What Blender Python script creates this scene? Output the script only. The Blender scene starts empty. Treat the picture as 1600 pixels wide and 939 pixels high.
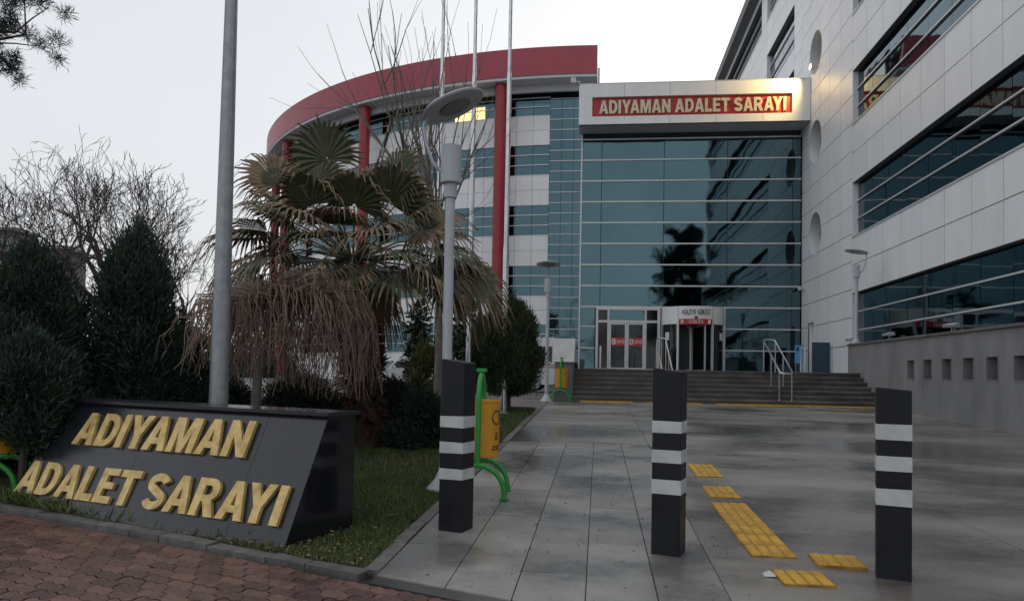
import bpy, bmesh, math, random
import numpy as np
from mathutils import Vector, Matrix
random.seed(7); rng = np.random.default_rng(7)
R = math.radians
scene = bpy.context.scene
COL = scene.collection

# ------------------------------------------------------------------ camera
F, CX, CY, HC = 1180.0, 800.0, 540.0, 1.5          # focal length and principal point in photo pixels, eye height
SLOPE, YTOP = 0.03, 24.0                            # the forecourt climbs 3 % up to the foot of the steps
_y = Vector((135, 45, F)).normalized()
_x = Vector((9900, 140, -F)); _x = (_x - _y * _x.dot(_y)).normalized()
_z = _x.cross(_y)
ROT = Matrix((_x, _y, _z))                          # picture directions (right, down, forward) -> world
cam_data = bpy.data.cameras.new('camera')
cam = bpy.data.objects.new('camera', cam_data); COL.objects.link(cam)
cam_data.sensor_width = 36.0
cam_data.lens = 36.0 * F / 1600.0
cam_data.shift_y = (CY - 469.5) / 1600.0
cam_data.clip_start = 0.05; cam_data.clip_end = 3000
m3 = Matrix((ROT @ Vector((1, 0, 0)), ROT @ Vector((0, -1, 0)), ROT @ Vector((0, 0, -1)))).transposed()
cam.matrix_world = Matrix.Translation((0, 0, HC)) @ m3.to_4x4()
scene.camera = cam
scene.render.resolution_x, scene.render.resolution_y = 1024, 600

# ------------------------------------------------------------------ sky, sun, exposure
SUN_EL, SUN_AZ = R(14), R(20)                       # low sun veiled behind the right-hand building
world = bpy.data.worlds.new('World'); scene.world = world; world.use_nodes = True
nt = world.node_tree; bg = nt.nodes['Background']
sky = nt.nodes.new('ShaderNodeTexSky'); sky.sky_type = 'NISHITA'; sky.sun_disc = False
sky.sun_elevation = SUN_EL; sky.sun_rotation = SUN_AZ
sky.air_density = 1.0; sky.dust_density = 4.0; sky.ozone_density = 2.0
mx = nt.nodes.new('ShaderNodeMix'); mx.data_type = 'RGBA'; mx.inputs[0].default_value = 0.82
tc = nt.nodes.new('ShaderNodeTexCoord'); cn = nt.nodes.new('ShaderNodeTexNoise'); cn.inputs['Scale'].default_value = 1.6; cn.inputs['Detail'].default_value = 3
cr = nt.nodes.new('ShaderNodeValToRGB'); cr.color_ramp.elements[0].position = .3; cr.color_ramp.elements[1].position = .7
cr.color_ramp.elements[0].color = (5.1, 5.2, 5.4, 1); cr.color_ramp.elements[1].color = (5.9, 6.0, 6.15, 1)    # cloud deck, in the units of the sky texture
nt.links.new(tc.outputs['Generated'], cn.inputs['Vector']); nt.links.new(cn.outputs[0], cr.inputs[0]); nt.links.new(cr.outputs[0], mx.inputs[7])
nt.links.new(sky.outputs[0], mx.inputs[6]); nt.links.new(mx.outputs[2], bg.inputs[0])
bg.inputs[1].default_value = 0.10
sl = bpy.data.lights.new('sun', 'SUN'); sl.energy = 0.5; sl.angle = R(25); sl.color = (1, .95, .88)
so = bpy.data.objects.new('sun', sl); COL.objects.link(so)
sd = Vector((math.sin(SUN_AZ) * math.cos(SUN_EL), math.cos(SUN_AZ) * math.cos(SUN_EL), math.sin(SUN_EL)))
so.rotation_euler = sd.to_track_quat('Z', 'Y').to_euler(); so.location = (0, 0, 40)
vs = scene.view_settings
vs.view_transform = 'Standard'; vs.look = 'None'; vs.gamma = 1; vs.use_curve_mapping = False
vs.exposure = 0.66

# ------------------------------------------------------------------ pixel -> place helpers
def ray(px, py): return (ROT @ Vector(((px - CX) / F, (py - CY) / F, 1))).normalized()
def gz(Y): return SLOPE * min(max(Y, 0), YTOP)
def gp(px, py):
    d = ray(px, py); t = -HC / (d.z - SLOPE * d.y)
    if t < 0 or t * d.y > YTOP: t = (SLOPE * YTOP - HC) / d.z
    return Vector((0, 0, HC)) + d * t
def atY(px, py, Y): d = ray(px, py); return Vector((0, 0, HC)) + d * (Y / d.y)
def atX(px, py, X): d = ray(px, py); return Vector((0, 0, HC)) + d * (X / d.x)
def seen(p, mg=30):
    c = ROT.transposed() @ (Vector(p) - Vector((0, 0, HC)))
    if c.z < .3: return False
    u, v = CX + F * c.x / c.z, CY + F * c.y / c.z
    return -mg < u < 1600 + mg and -mg < v < 939 + mg

# ------------------------------------------------------------------ materials
MATS = {}
def mat(name, col, rough=.6, metal=0., var=.15, scale=4., bump=0., bscale=40., spec=.5, col2=None, emit=None, stretch=(1, 1, 1), rvar=0., detail=5):
    m = bpy.data.materials.new(name); m.use_nodes = True; n = m.node_tree.nodes; l = m.node_tree.links
    b = n['Principled BSDF']
    b.inputs['Roughness'].default_value = rough; b.inputs['Metallic'].default_value = metal
    b.inputs['Specular IOR Level'].default_value = spec
    g = n.new('ShaderNodeNewGeometry'); mp = n.new('ShaderNodeMapping'); mp.inputs['Scale'].default_value = stretch
    l.new(g.outputs['Position'], mp.inputs[0])
    no = n.new('ShaderNodeTexNoise'); no.inputs['Scale'].default_value = scale; no.inputs['Detail'].default_value = detail
    no.inputs['Roughness'].default_value = .62
    l.new(mp.outputs[0], no.inputs['Vector'])
    rp = n.new('ShaderNodeValToRGB'); e = rp.color_ramp.elements
    e[0].position = .32; e[1].position = .68
    c2 = col2 or tuple(min(1, c * (1 + var)) for c in col); c1 = tuple(c * (1 - var) for c in col) if not col2 else col
    e[0].color = (*c1, 1); e[1].color = (*c2, 1)
    l.new(no.outputs[0], rp.inputs[0]); l.new(rp.outputs[0], b.inputs['Base Color'])
    if rvar:
        mr = n.new('ShaderNodeMapRange'); mr.inputs[1].default_value = .35; mr.inputs[2].default_value = .65
        mr.inputs[3].default_value = max(.02, rough - rvar); mr.inputs[4].default_value = rough + rvar
        l.new(no.outputs[0], mr.inputs[0]); l.new(mr.outputs[0], b.inputs['Roughness'])
    if bump:
        n2 = n.new('ShaderNodeTexNoise'); n2.inputs['Scale'].default_value = bscale; n2.inputs['Detail'].default_value = 3
        bp = n.new('ShaderNodeBump'); bp.inputs['Strength'].default_value = bump; bp.inputs['Distance'].default_value = .02
        l.new(g.outputs['Position'], n2.inputs['Vector']); l.new(n2.outputs[0], bp.inputs['Height']); l.new(bp.outputs[0], b.inputs['Normal'])
    if emit:
        b.inputs['Emission Color'].default_value = (*emit[0], 1); b.inputs['Emission Strength'].default_value = emit[1]
    MATS[name] = m
    return m
M = MATS
def vary(name, amount):                             # each object of this material gets its own slight tone
    m = M[name]; n = m.node_tree.nodes; l = m.node_tree.links; b = n['Principled BSDF']
    src = b.inputs['Base Color'].links[0].from_socket
    oi = n.new('ShaderNodeObjectInfo'); mr = n.new('ShaderNodeMapRange'); mr.inputs[3].default_value = 1 - amount; mr.inputs[4].default_value = 1 + amount
    hs = n.new('ShaderNodeHueSaturation'); l.new(oi.outputs['Random'], mr.inputs[0]); l.new(mr.outputs[0], hs.inputs['Value'])
    l.new(src, hs.inputs['Color']); l.new(hs.outputs[0], b.inputs['Base Color'])
def wet(name, dark, light, scale, stretch, r0, r1, bump=.15):
    """outdoor paving that is damp in patches: colour and gloss follow one broad noise"""
    m = bpy.data.materials.new(name); m.use_nodes = True; n = m.node_tree.nodes; l = m.node_tree.links; b = n['Principled BSDF']
    g = n.new('ShaderNodeNewGeometry'); mp = n.new('ShaderNodeMapping'); mp.inputs['Scale'].default_value = stretch
    l.new(g.outputs['Position'], mp.inputs[0])
    no = n.new('ShaderNodeTexNoise'); no.inputs['Scale'].default_value = scale; no.inputs['Detail'].default_value = 7; no.inputs['Roughness'].default_value = .6
    l.new(mp.outputs[0], no.inputs['Vector'])
    fi = n.new('ShaderNodeTexNoise'); fi.inputs['Scale'].default_value = 35; fi.inputs['Detail'].default_value = 6; l.new(g.outputs['Position'], fi.inputs['Vector'])
    rp = n.new('ShaderNodeValToRGB'); e = rp.color_ramp.elements; e[0].position = .38; e[1].position = .62; e[0].color = (*dark, 1); e[1].color = (*light, 1)
    l.new(no.outputs[0], rp.inputs[0])
    mr2 = n.new('ShaderNodeMapRange'); mr2.inputs[3].default_value = .72; mr2.inputs[4].default_value = 1.28; l.new(fi.outputs[0], mr2.inputs[0])
    hs = n.new('ShaderNodeHueSaturation'); l.new(mr2.outputs[0], hs.inputs['Value']); l.new(rp.outputs[0], hs.inputs['Color']); l.new(hs.outputs[0], b.inputs['Base Color'])
    mr = n.new('ShaderNodeMapRange'); mr.inputs[1].default_value = .38; mr.inputs[2].default_value = .62; mr.inputs[3].default_value = r0; mr.inputs[4].default_value = r1
    l.new(no.outputs[0], mr.inputs[0]); l.new(mr.outputs[0], b.inputs['Roughness'])
    bp = n.new('ShaderNodeBump'); bp.inputs['Strength'].default_value = bump; bp.inputs['Distance'].default_value = .01
    l.new(fi.outputs[0], bp.inputs['Height']); l.new(bp.outputs[0], b.inputs['Normal'])
    sn = n.new('ShaderNodeTexNoise'); sn.inputs['Scale'].default_value = .8; sn.inputs['Detail'].default_value = 5; l.new(g.outputs['Position'], sn.inputs['Vector'])
    sm = n.new('ShaderNodeMapRange'); sm.inputs[1].default_value = .55; sm.inputs[2].default_value = .75; sm.inputs[4].default_value = .55; l.new(sn.outputs[0], sm.inputs[0])
    st_ = n.new('ShaderNodeMix'); st_.data_type = 'RGBA'; st_.inputs[7].default_value = (.13, .085, .055, 1); l.new(sm.outputs[0], st_.inputs[0]); l.new(hs.outputs[0], st_.inputs[6]); l.new(st_.outputs[2], b.inputs['Base Color'])
    MATS[name] = m
wet('asphalt', (.045, .045, .047), (.10, .098, .095), .6, (1, .5, 1), .2, .6)
wet('concrete', (.105, .1, .093), (.29, .275, .255), .55, (.6, 1.1, 1), .12, .5)
wet('slab', (.145, .141, .134), (.33, .32, .305), .9, (.8, .9, 1), .16, .5); vary('slab', .2)
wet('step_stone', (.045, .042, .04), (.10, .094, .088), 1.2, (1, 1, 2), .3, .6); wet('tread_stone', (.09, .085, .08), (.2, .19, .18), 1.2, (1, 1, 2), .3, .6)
wet('path', (.10, .075, .07), (.2, .16, .15), .8, (1, 1, 1), .3, .6)
mat('paver', (.125, .062, .05), .42, var=.3, scale=9, bump=.3, bscale=70, rvar=.15); vary('paver', .4)
mat('paver_joint', (.035, .028, .025), .8)
mat('kerb', (.13, .125, .118), .7, var=.3, scale=6, bump=.4, bscale=50); vary('kerb', .15)
mat('soil', (.05, .038, .027), .9, var=.5, scale=2.5, col2=(.035, .05, .018), bump=.5, bscale=30)
mat('grass', (.045, .085, .022), .65, scale=1.3, col2=(.13, .15, .05))
mat('granite', (.018, .02, .024), .22, var=.3, scale=60, spec=.6, rvar=.06); mat('granite_edge', (.012, .013, .016), .12, var=.3, scale=60)
mat('gold', (.46, .31, .10), .4, metal=.2, scale=11, detail=8, col2=(.82, .60, .24), bump=.15, bscale=25)
mat('gold_pale', (.62, .55, .4), .4, metal=.2, var=.15, scale=5)
mat('black_paint', (.005, .006, .011), .45, scale=7, col2=(.011, .012, .018), rvar=.1, spec=.35); mat('white_paint', (.48, .5, .5), .5, scale=9, col2=(.62, .64, .63), bump=.05)
mat('galv', (.26, .28, .30), .48, metal=.6, var=.25, scale=9, col2=(.36, .38, .4)); mat('lamp_grey', (.46, .48, .52), .42, var=.06)
mat('lamp_dark', (.16, .165, .17), .3); mat('steel', (.62, .63, .64), .25, metal=.9, var=.1); mat('chrome', (.6, .61, .63), .2, metal=.9)
mat('green', (.03, .28, .05), .35, var=.12); mat('yellow_bin', (.66, .32, .015), .45, var=.08, scale=6); mat('ink', (.02, .02, .02), .6)
mat('tactile', (.42, .22, .018), .5, col2=(.74, .42, .03), scale=5, bump=.15, bscale=60); vary('tactile', .12); mat('tactile_grime_shade', (.2, .11, .02), .6, scale=9, col2=(.5, .28, .025))
mat('white_panel', (.80, .81, .82), .36, var=.045, scale=2.2, spec=.5, stretch=(1, 1, .16)); vary('white_panel', .025)
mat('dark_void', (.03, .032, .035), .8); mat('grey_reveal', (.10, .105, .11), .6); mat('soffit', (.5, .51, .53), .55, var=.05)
mat('alu', (.6, .61, .62), .35, metal=.3, var=.05); mat('red_fascia', (.36, .05, .075), .42, var=.06, scale=1, bump=0); mat('red_column', (.30, .02, .028), .38, var=.08)
mat('red_sign', (.45, .03, .025), .45, var=.08); mat('sticker_red', (.5, .035, .035), .5); mat('paper', (.7, .7, .7), .7)
mat('concrete_wall', (.21, .21, .212), .75, var=.22, scale=1.1, bump=.25, bscale=25, stretch=(1, 1, .35)); mat('niche', (.12, .12, .122), .8, var=.2)
mat('blue_metal', (.022, .05, .085), .45, var=.1); mat('blue_poster', (.12, .34, .6), .5)
mat('lit_room', (.8, .6, .25), .6, emit=((1, .74, .32), .85)); mat('flood', (.9, .8, .6), .5, emit=((1, .72, .35), 9))
mat('bark', (.07, .06, .052), .9, var=.35, scale=10, bump=.5, bscale=30); mat('bark_pale', (.17, .15, .125), .85, var=.25, scale=9); mat('twig', (.075, .062, .055), .85); mat('twig_brown', (.21, .145, .115), .8, var=.3, scale=5)
mat('conifer', (.016, .034, .024), .75, var=.4, scale=2.2, col2=(.034, .058, .034)); mat('conifer_light', (.026, .045, .017), .7, var=.4, scale=2.5, col2=(.058, .078, .028))
mat('pine', (.012, .028, .025), .7, var=.3); mat('broadleaf', (.014, .03, .015), .5, var=.4, scale=3, col2=(.03, .05, .02)); mat('yellow_leaf', (.08, .085, .025), .7, var=.3)
mat('palm_green', (.034, .046, .02), .5, var=.3, scale=5, col2=(.085, .09, .04)); mat('palm_dry', (.14, .095, .06), .75, var=.3, scale=6, col2=(.31, .23, .14)); mat('palm_trunk', (.055, .028, .02), .95, var=.4, scale=12)
mat('car_white', (.62, .63, .64), .25, var=.02); mat('car_glass', (.02, .025, .03), .08); mat('tyre', (.015, .015, .015), .8); mat('rim', (.4, .4, .42), .35, metal=.6); mat('car_red', (.25, .02, .02), .3); mat('head_lamp', (.5, .5, .52), .15)
mat('house_wall', (.2, .2, .205), .8); mat('cap_stone', (.48, .475, .465), .6, var=.12, scale=3); mat('house_roof', (.13, .12, .12), .8); mat('mullion_dark', (.02, .024, .028), .4)
mat('litter', (.6, .6, .58), .7)
def glass(name, col, bump, rough=.03):
    m = mat(name, col, rough, metal=1., var=.10, scale=.25)
    n = m.node_tree.nodes; l = m.node_tree.links
    g = n.new('ShaderNodeNewGeometry'); t = n.new('ShaderNodeTexNoise'); t.inputs['Scale'].default_value = .9; t.inputs['Detail'].default_value = 1
    bp = n.new('ShaderNodeBump'); bp.inputs['Strength'].default_value = bump; bp.inputs['Distance'].default_value = .05
    l.new(g.outputs['Position'], t.inputs['Vector']); l.new(t.outputs[0], bp.inputs['Height']); l.new(bp.outputs[0], n['Principled BSDF'].inputs['Normal'])
glass('glass_teal', (.078, .13, .15), .14); glass('glass_dark', (.03, .055, .07), .10); glass('glass_band', (.07, .115, .14), .08)
mat('door_glass', (.008, .011, .012), .05, var=.1, spec=.45)

# ------------------------------------------------------------------ mesh helpers
class MB:
    def __init__(s): s.v = []; s.f = []
    def add(s, vs_, fs):
        o = len(s.v); s.v += [tuple(v) for v in vs_]; s.f += [tuple(i + o for i in f) for f in fs]; return s
    def box(s, x0, x1, y0, y1, z0, z1):
        return s.add([(x0, y0, z0), (x1, y0, z0), (x1, y1, z0), (x0, y1, z0), (x0, y0, z1), (x1, y0, z1), (x1, y1, z1), (x0, y1, z1)],
                     [(0, 3, 2, 1), (4, 5, 6, 7), (0, 1, 5, 4), (1, 2, 6, 5), (2, 3, 7, 6), (3, 0, 4, 7)])
    def hexa(s, b, t):                              # four bottom points, four top points
        return s.add(list(b) + list(t), [(0, 3, 2, 1), (4, 5, 6, 7), (0, 1, 5, 4), (1, 2, 6, 5), (2, 3, 7, 6), (3, 0, 4, 7)])
    def prism(s, poly, off):                        # planar polygon (3-D points) pushed by a vector
        n = len(poly); off = Vector(off)
        return s.add([Vector(p) for p in poly] + [Vector(p) + off for p in poly],
                     [tuple(reversed(range(n))), tuple(range(n, 2 * n))] + [(i, (i + 1) % n, n + (i + 1) % n, n + i) for i in range(n)])
    def tube(s, path, rad, n=8, cap=True):
        path = [Vector(p) for p in path]; k = len(path)
        if not hasattr(rad, '__len__'): rad = [rad] * k
        a = None; rings = []
        for i, p in enumerate(path):
            t = (path[min(i + 1, k - 1)] - path[max(i - 1, 0)]).normalized()
            if a is None: a = t.orthogonal().normalized()
            a = (a - t * a.dot(t)); a = a.normalized() if a.length > 1e-6 else t.orthogonal().normalized()
            b = t.cross(a)
            rings.append([p + (a * math.cos(2 * math.pi * j / n) + b * math.sin(2 * math.pi * j / n)) * rad[i] for j in range(n)])
        fs = [(i * n + j, i * n + (j + 1) % n, (i + 1) * n + (j + 1) % n, (i + 1) * n + j) for i in range(k - 1) for j in range(n)]
        if cap: fs += [tuple(reversed(range(n))), tuple(range((k - 1) * n, k * n))]
        return s.add([q for r_ in rings for q in r_], fs)
    def lathe(s, prof, c=(0, 0, 0), n=24, mtx=None):
        vs_ = []
        for (r_, z) in prof:
            for j in range(n):
                p = Vector((r_ * math.cos(2 * math.pi * j / n), r_ * math.sin(2 * math.pi * j / n), z))
                if mtx: p = mtx @ p
                vs_.append(p + Vector(c))
        k = len(prof)
        fs = [(i * n + j, i * n + (j + 1) % n, (i + 1) * n + (j + 1) % n, (i + 1) * n + j) for i in range(k - 1) for j in range(n)]
        fs += [tuple(reversed(range(n))), tuple(range((k - 1) * n, k * n))]
        return s.add(vs_, fs)
    def mesh(s, name, m, smooth=False, off=None, fix=True):
        me = bpy.data.meshes.new(name)
        vs_ = s.v if off is None else [(v[0] - off[0], v[1] - off[1], v[2] - off[2]) for v in s.v]
        me.from_pydata(vs_, [], s.f)
        if fix:
            b = bmesh.new(); b.from_mesh(me); bmesh.ops.recalc_face_normals(b, faces=b.faces); b.to_mesh(me); b.free()
        me.materials.append(M[m])
        if smooth:
            me.polygons.foreach_set('use_smooth', [True] * len(me.polygons))
            me.set_sharp_from_angle(angle=R(40)) if hasattr(me, 'set_sharp_from_angle') else None
        return me
    def build(s, name, m, parent=None, smooth=False, local=False, fix=True):
        """one mesh object; with local=False the points are world points and are moved into the parent's frame"""
        if parent is None:
            a = np.array(s.v); c = ((a[:, 0].min() + a[:, 0].max()) / 2, (a[:, 1].min() + a[:, 1].max()) / 2, a[:, 2].min())
            o = bpy.data.objects.new(name, s.mesh(name, m, smooth, c, fix)); o.location = c
        else:
            off = None if local else world_loc(parent)
            o = bpy.data.objects.new(name, s.mesh(name, m, smooth, off, fix)); o.parent = parent
        COL.objects.link(o); return o
def world_loc(o):
    l = Vector(o.location)
    while o.parent: o = o.parent; l = l + Vector(o.location)
    return l
def tag(o, label=None, cat=None, group=None, kind=None):
    if label: o['label'] = label
    if cat: o['category'] = cat
    if group: o['group'] = group
    if kind: o['kind'] = kind
    return o
def thing(name, label, cat, loc=(0, 0, 0), rz=0, group=None):
    o = bpy.data.objects.new(name, None); COL.objects.link(o); o.location = loc; o.rotation_euler[2] = rz; o.empty_display_size = .3
    return tag(o, label, cat, group)
def struct(o): o['kind'] = 'structure'; return o
def copy_tree(o, parent=None):
    c = o.copy(); COL.objects.link(c); c.parent = parent
    for ch in list(o.children): copy_tree(ch, c)
    return c
_cache = {}
def piece(name, m, parent, c, dims, rz=0., ry=0., rx=0.):
    """a plain box piece; alike pieces share one mesh"""
    key = (name, m, tuple(round(d, 3) for d in dims))
    if key not in _cache:
        x, y, z = dims[0] / 2, dims[1] / 2, dims[2] / 2
        b = MB().box(-x, x, -y, y, -z, z); _cache[key] = b.mesh(name, m)
    o = bpy.data.objects.new(name, _cache[key]); COL.objects.link(o); o.parent = parent
    o.location = Vector(c) - (world_loc(parent) if parent else Vector()); o.rotation_euler = (rx, ry, rz)
    return o
def cloud(name, m, pts, dirs, length, width, parent=None, off=None, curl=0.):
    """many small leaf faces: pts (N,3), dirs (N,3); one diamond each"""
    pts = np.asarray(pts, float); d = np.asarray(dirs, float); d /= np.linalg.norm(d, axis=1, keepdims=True) + 1e-9
    N = len(pts); L = (np.asarray(length) * np.ones(N))[:, None]; W = (np.asarray(width) * np.ones(N))[:, None]
    rnd = rng.normal(size=(N, 3)); sdv = np.cross(d, rnd); sdv /= np.linalg.norm(sdv, axis=1, keepdims=True) + 1e-9
    nn = np.cross(d, sdv)
    a = pts; b = pts + d * L * .45 + sdv * W * .5; c = pts + d * L + nn * L * curl; e = pts + d * L * .45 - sdv * W * .5
    v = np.stack([a, b, c, e], 1).reshape(-1, 3)
    base = Vector((0, 0, 0))
    if parent is not None: base = world_loc(parent)
    elif off is not None: base = Vector(off)
    v = v - np.array(base)
    me = bpy.data.meshes.new(name); me.vertices.add(4 * N); me.vertices.foreach_set('co', v.ravel().astype(np.float32))
    me.loops.add(4 * N); me.loops.foreach_set('vertex_index', np.arange(4 * N, dtype=np.int32))
    me.polygons.add(N); me.polygons.foreach_set('loop_start', np.arange(0, 4 * N, 4, dtype=np.int32))
    me.polygons.foreach_set('loop_total', np.full(N, 4, dtype=np.int32)); me.update(calc_edges=True); me.materials.append(M[m])
    o = bpy.data.objects.new(name, me); COL.objects.link(o)
    if parent is not None: o.parent = parent
    else: o.location = base
    return o
_glyph = {}
def glyph(ch, bold):
    if (ch, bold) not in _glyph:
        cu = bpy.data.curves.new('g', 'FONT'); cu.body = ch; cu.offset = bold; cu.resolution_u = 3
        ob = bpy.data.objects.new('g', cu); COL.objects.link(ob)
        me = bpy.data.meshes.new_from_object(ob); bpy.data.objects.remove(ob)
        vs_ = [tuple(v.co) for v in me.vertices]; fs = [tuple(p.vertices) for p in me.polygons]
        ed = {}
        for f in fs:
            for i in range(len(f)):
                a, b = f[i], f[(i + 1) % len(f)]; k = (min(a, b), max(a, b)); ed[k] = None if k in ed else (a, b)
        _glyph[(ch, bold)] = (vs_, fs, [e for e in ed.values() if e]); bpy.data.meshes.remove(me)
    return _glyph[(ch, bold)]
def _el(cx, cy, rx, ry, a0, a1, n=10): return [(cx + rx * math.cos(R(a0 + (a1 - a0) * i / n)), cy + ry * math.sin(R(a0 + (a1 - a0) * i / n))) for i in range(n + 1)]
def _stroke(path, w):
    lo, hi = [], []
    for i, p in enumerate(path):
        q0, q1 = path[max(i - 1, 0)], path[min(i + 1, len(path) - 1)]; dx_, dy_ = q1[0] - q0[0], q1[1] - q0[1]; l_ = math.hypot(dx_, dy_); nx_, ny_ = -dy_ / l_ * w / 2, dx_ / l_ * w / 2
        lo.append((p[0] + nx_, p[1] + ny_)); hi.append((p[0] - nx_, p[1] - ny_))
    return lo + hi[::-1]
SIGN = {'A': [[(0, 0), (.26, 0), (.315, .19), (.575, .19), (.63, 0), (.89, 0), (.58, 1), (.31, 1)], [(.37, .37), (.52, .37), (.445, .70)]],
        'D': [[(0, 0)] + _el(.38, .5, .43, .5, -90, 90) + [(0, 1)], [(.25, .2)] + _el(.37, .5, .19, .3, -90, 90) + [(.25, .8)]],
        'I': [[(0, 0), (.26, 0), (.26, 1), (0, 1)]], 'Y': [[(.31, 0), (.57, 0), (.57, .4), (.88, 1), (.6, 1), (.44, .64), (.28, 1), (0, 1), (.31, .4)]],
        'M': [[(0, 0), (.23, 0), (.23, .62), (.40, 0), (.60, 0), (.77, .62), (.77, 0), (1, 0), (1, 1), (.66, 1), (.5, .4), (.34, 1), (0, 1)]],
        'N': [[(0, 0), (.24, 0), (.24, .56), (.57, 0), (.82, 0), (.82, 1), (.58, 1), (.58, .44), (.25, 1), (0, 1)]],
        'L': [[(0, 0), (.67, 0), (.67, .21), (.26, .21), (.26, 1), (0, 1)]],
        'E': [[(0, 0), (.7, 0), (.7, .2), (.26, .2), (.26, .41), (.63, .41), (.63, .6), (.26, .6), (.26, .8), (.69, .8), (.69, 1), (0, 1)]],
        'T': [[(.26, 0), (.52, 0), (.52, .79), (.78, .79), (.78, 1), (0, 1), (0, .79), (.26, .79)]],
        'R': [[(0, 0), (.26, 0), (.26, .38), (.34, .38), (.56, 0), (.86, 0)] + _el(.47, .70, .32, .30, -62, 90) + [(0, 1)], [(.26, .56)] + _el(.44, .685, .12, .125, -90, 90, 6) + [(.26, .81)]],
        'S': [_stroke(_el(.39, .715, .275, .175, 12, 215, 14) + _el(.40, .285, .285, .175, 62, -168, 16), .22)]}
def sign_glyph(ch):
    if ('sign', ch) not in _glyph:
        cu = bpy.data.curves.new('g', 'CURVE'); cu.dimensions = '2D'; cu.fill_mode = 'BOTH'
        for ring in SIGN[ch]:
            sp = cu.splines.new('POLY'); sp.points.add(len(ring) - 1); sp.use_cyclic_u = True
            for p, (x, y) in zip(sp.points, ring): p.co = (x, y, 0, 1)
        ob = bpy.data.objects.new('g', cu); COL.objects.link(ob); me = bpy.data.meshes.new_from_object(ob); bpy.data.objects.remove(ob)
        b = bmesh.new(); b.from_mesh(me); bmesh.ops.remove_doubles(b, verts=b.verts, dist=1e-4); b.verts.index_update()
        vs_ = [tuple(v.co) for v in b.verts]; fs = [tuple(v.index for v in f.verts) for f in b.faces]; bd = [(e.verts[0].index, e.verts[1].index) for e in b.edges if len(e.link_faces) == 1]; b.free()
        _glyph[('sign', ch)] = (vs_, fs, bd); bpy.data.meshes.remove(me)
    return _glyph[('sign', ch)]
def lettering(text, m, parent, org, u, v, n, height, width=None, depth=.02, bold=.02, gap=.09, space=.34, name='letter', joined=False, block=False):
    """raised or flat letters on the plane org + u*x + v*y, standing out along n; one object for each letter"""
    gl = (lambda c, b_: sign_glyph(c)) if block else glyph
    cap = max(p[1] for p in gl('I', bold)[0]) - min(p[1] for p in gl('I', bold)[0]); base0 = min(p[1] for p in gl('I', bold)[0])
    x = 0; items = []; prev = ''
    for ch in text:
        if ch == ' ': x += space; prev = ''; continue
        if prev + ch in ('AY', 'YA', 'AT', 'TA', 'LT'): x -= .15
        prev = ch
        vs_, fs, bd = gl(ch, bold); x0 = min(p[0] for p in vs_); x1 = max(p[0] for p in vs_)
        items.append((ch, x - x0)); x += x1 - x0 + gap
    tot = x - gap; sy = height / cap; sx = (width / tot) if width else sy
    org, u, v, n = Vector(org), Vector(u).normalized(), Vector(v).normalized(), Vector(n).normalized()
    allb = MB()
    for ch, dx in items:
        vs_, fs, bd = gl(ch, bold); b = allb if joined else MB(); k = len(vs_)
        lo = [org + u * ((p[0] + dx) * sx) + v * ((p[1] - base0) * sy) for p in vs_]
        b.add(lo + [p + n * depth for p in lo], [tuple(reversed(f)) for f in fs] + [tuple(i + k for i in f) for f in fs] + [(a, c, c + k, a + k) for a, c in bd])
        if not joined: b.build(name, m, parent)
    if joined: allb.build(name, m, parent)

# ================================================================== GROUND
def sheet(name, poly, m, dz, mode='structure'):
    b = MB(); b.add([(x, y, gz(y) + dz) for x, y in poly], [tuple(range(len(poly)))])
    o = b.build(name, m, fix=False)
    if o.data.polygons[0].normal.z < 0: o.data.flip_normals()
    return tag(o, kind=mode)
def front(X): return 4.93 - .38 * (X + 1.5)         # the street's edge runs askew to the forecourt
SU = Vector((1, -.38, 0)).normalized(); SV = Vector((.38, 1, 0)).normalized()
g = MB()
ys = [-900, 0, YTOP, 1500]
for i in range(3):
    g.add([(-1200, ys[i], gz(ys[i]) - .045), (1200, ys[i], gz(ys[i]) - .045), (1200, ys[i + 1], gz(ys[i + 1]) - .045), (-1200, ys[i + 1], gz(ys[i + 1]) - .045)], [(0, 1, 2, 3)])
struct(g.build('ground', 'asphalt', fix=False))

# ---- street pavement of interlocking red pavers
pav = sheet('pavement', [(-13, front(-13) - .17), (-13, .05), (9, .05), (9, .9), (front(0) and 6.5, front(6.5) - .17)], 'paver_joint', -.022)
def paver_poly():
    a, L, W, g_ = .011, .215, .107, .0035
    lo = [(0, 0), (L * .125, a), (L * .375, -a), (L * .5, 0), (L * .625, a), (L * .875, -a), (L, 0)]
    rt = [(L + a * .8, W * .3), (L - a * .8, W * .7)]
    pts = lo + rt + [(x, y + W) for x, y in reversed(lo)] + [(-a * .8, W * .7), (a * .8, W * .3)]
    return [((x - L / 2) * .962, (y - W / 2) * .93) for x, y in pts]
pp_ = paver_poly(); b = MB(); n_ = len(pp_)
inner = [(x * .95, y * .92) for x, y in pp_]
b.add([(x, y, -.03) for x, y in pp_] + [(x, y, -.004) for x, y in pp_] + [(x, y, 0) for x, y in inner],
      [(i, (i + 1) % n_, n_ + (i + 1) % n_, n_ + i) for i in range(n_)] + [(n_ + i, n_ + (i + 1) % n_, 2 * n_ + (i + 1) % n_, 2 * n_ + i) for i in range(n_)] + [tuple(range(2 * n_, 3 * n_))])
paver_me = b.mesh('paver', 'paver')
cands = []
og = Vector((-1.5, front(-1.5) - .17 - .062, 0))
for r_ in range(0, 42):
    for c_ in range(-52, 22):
        p = og + SU * ((c_ + .5 * (r_ % 2)) * .215) - SV * (r_ * .107)
        if p.y < .12 or p.y > front(p.x) - .2: continue
        cands.append((p, seen((p.x, p.y, gz(p.y)), 10)))
cands.sort(key=lambda t: (not t[1], t[0].length))
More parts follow.
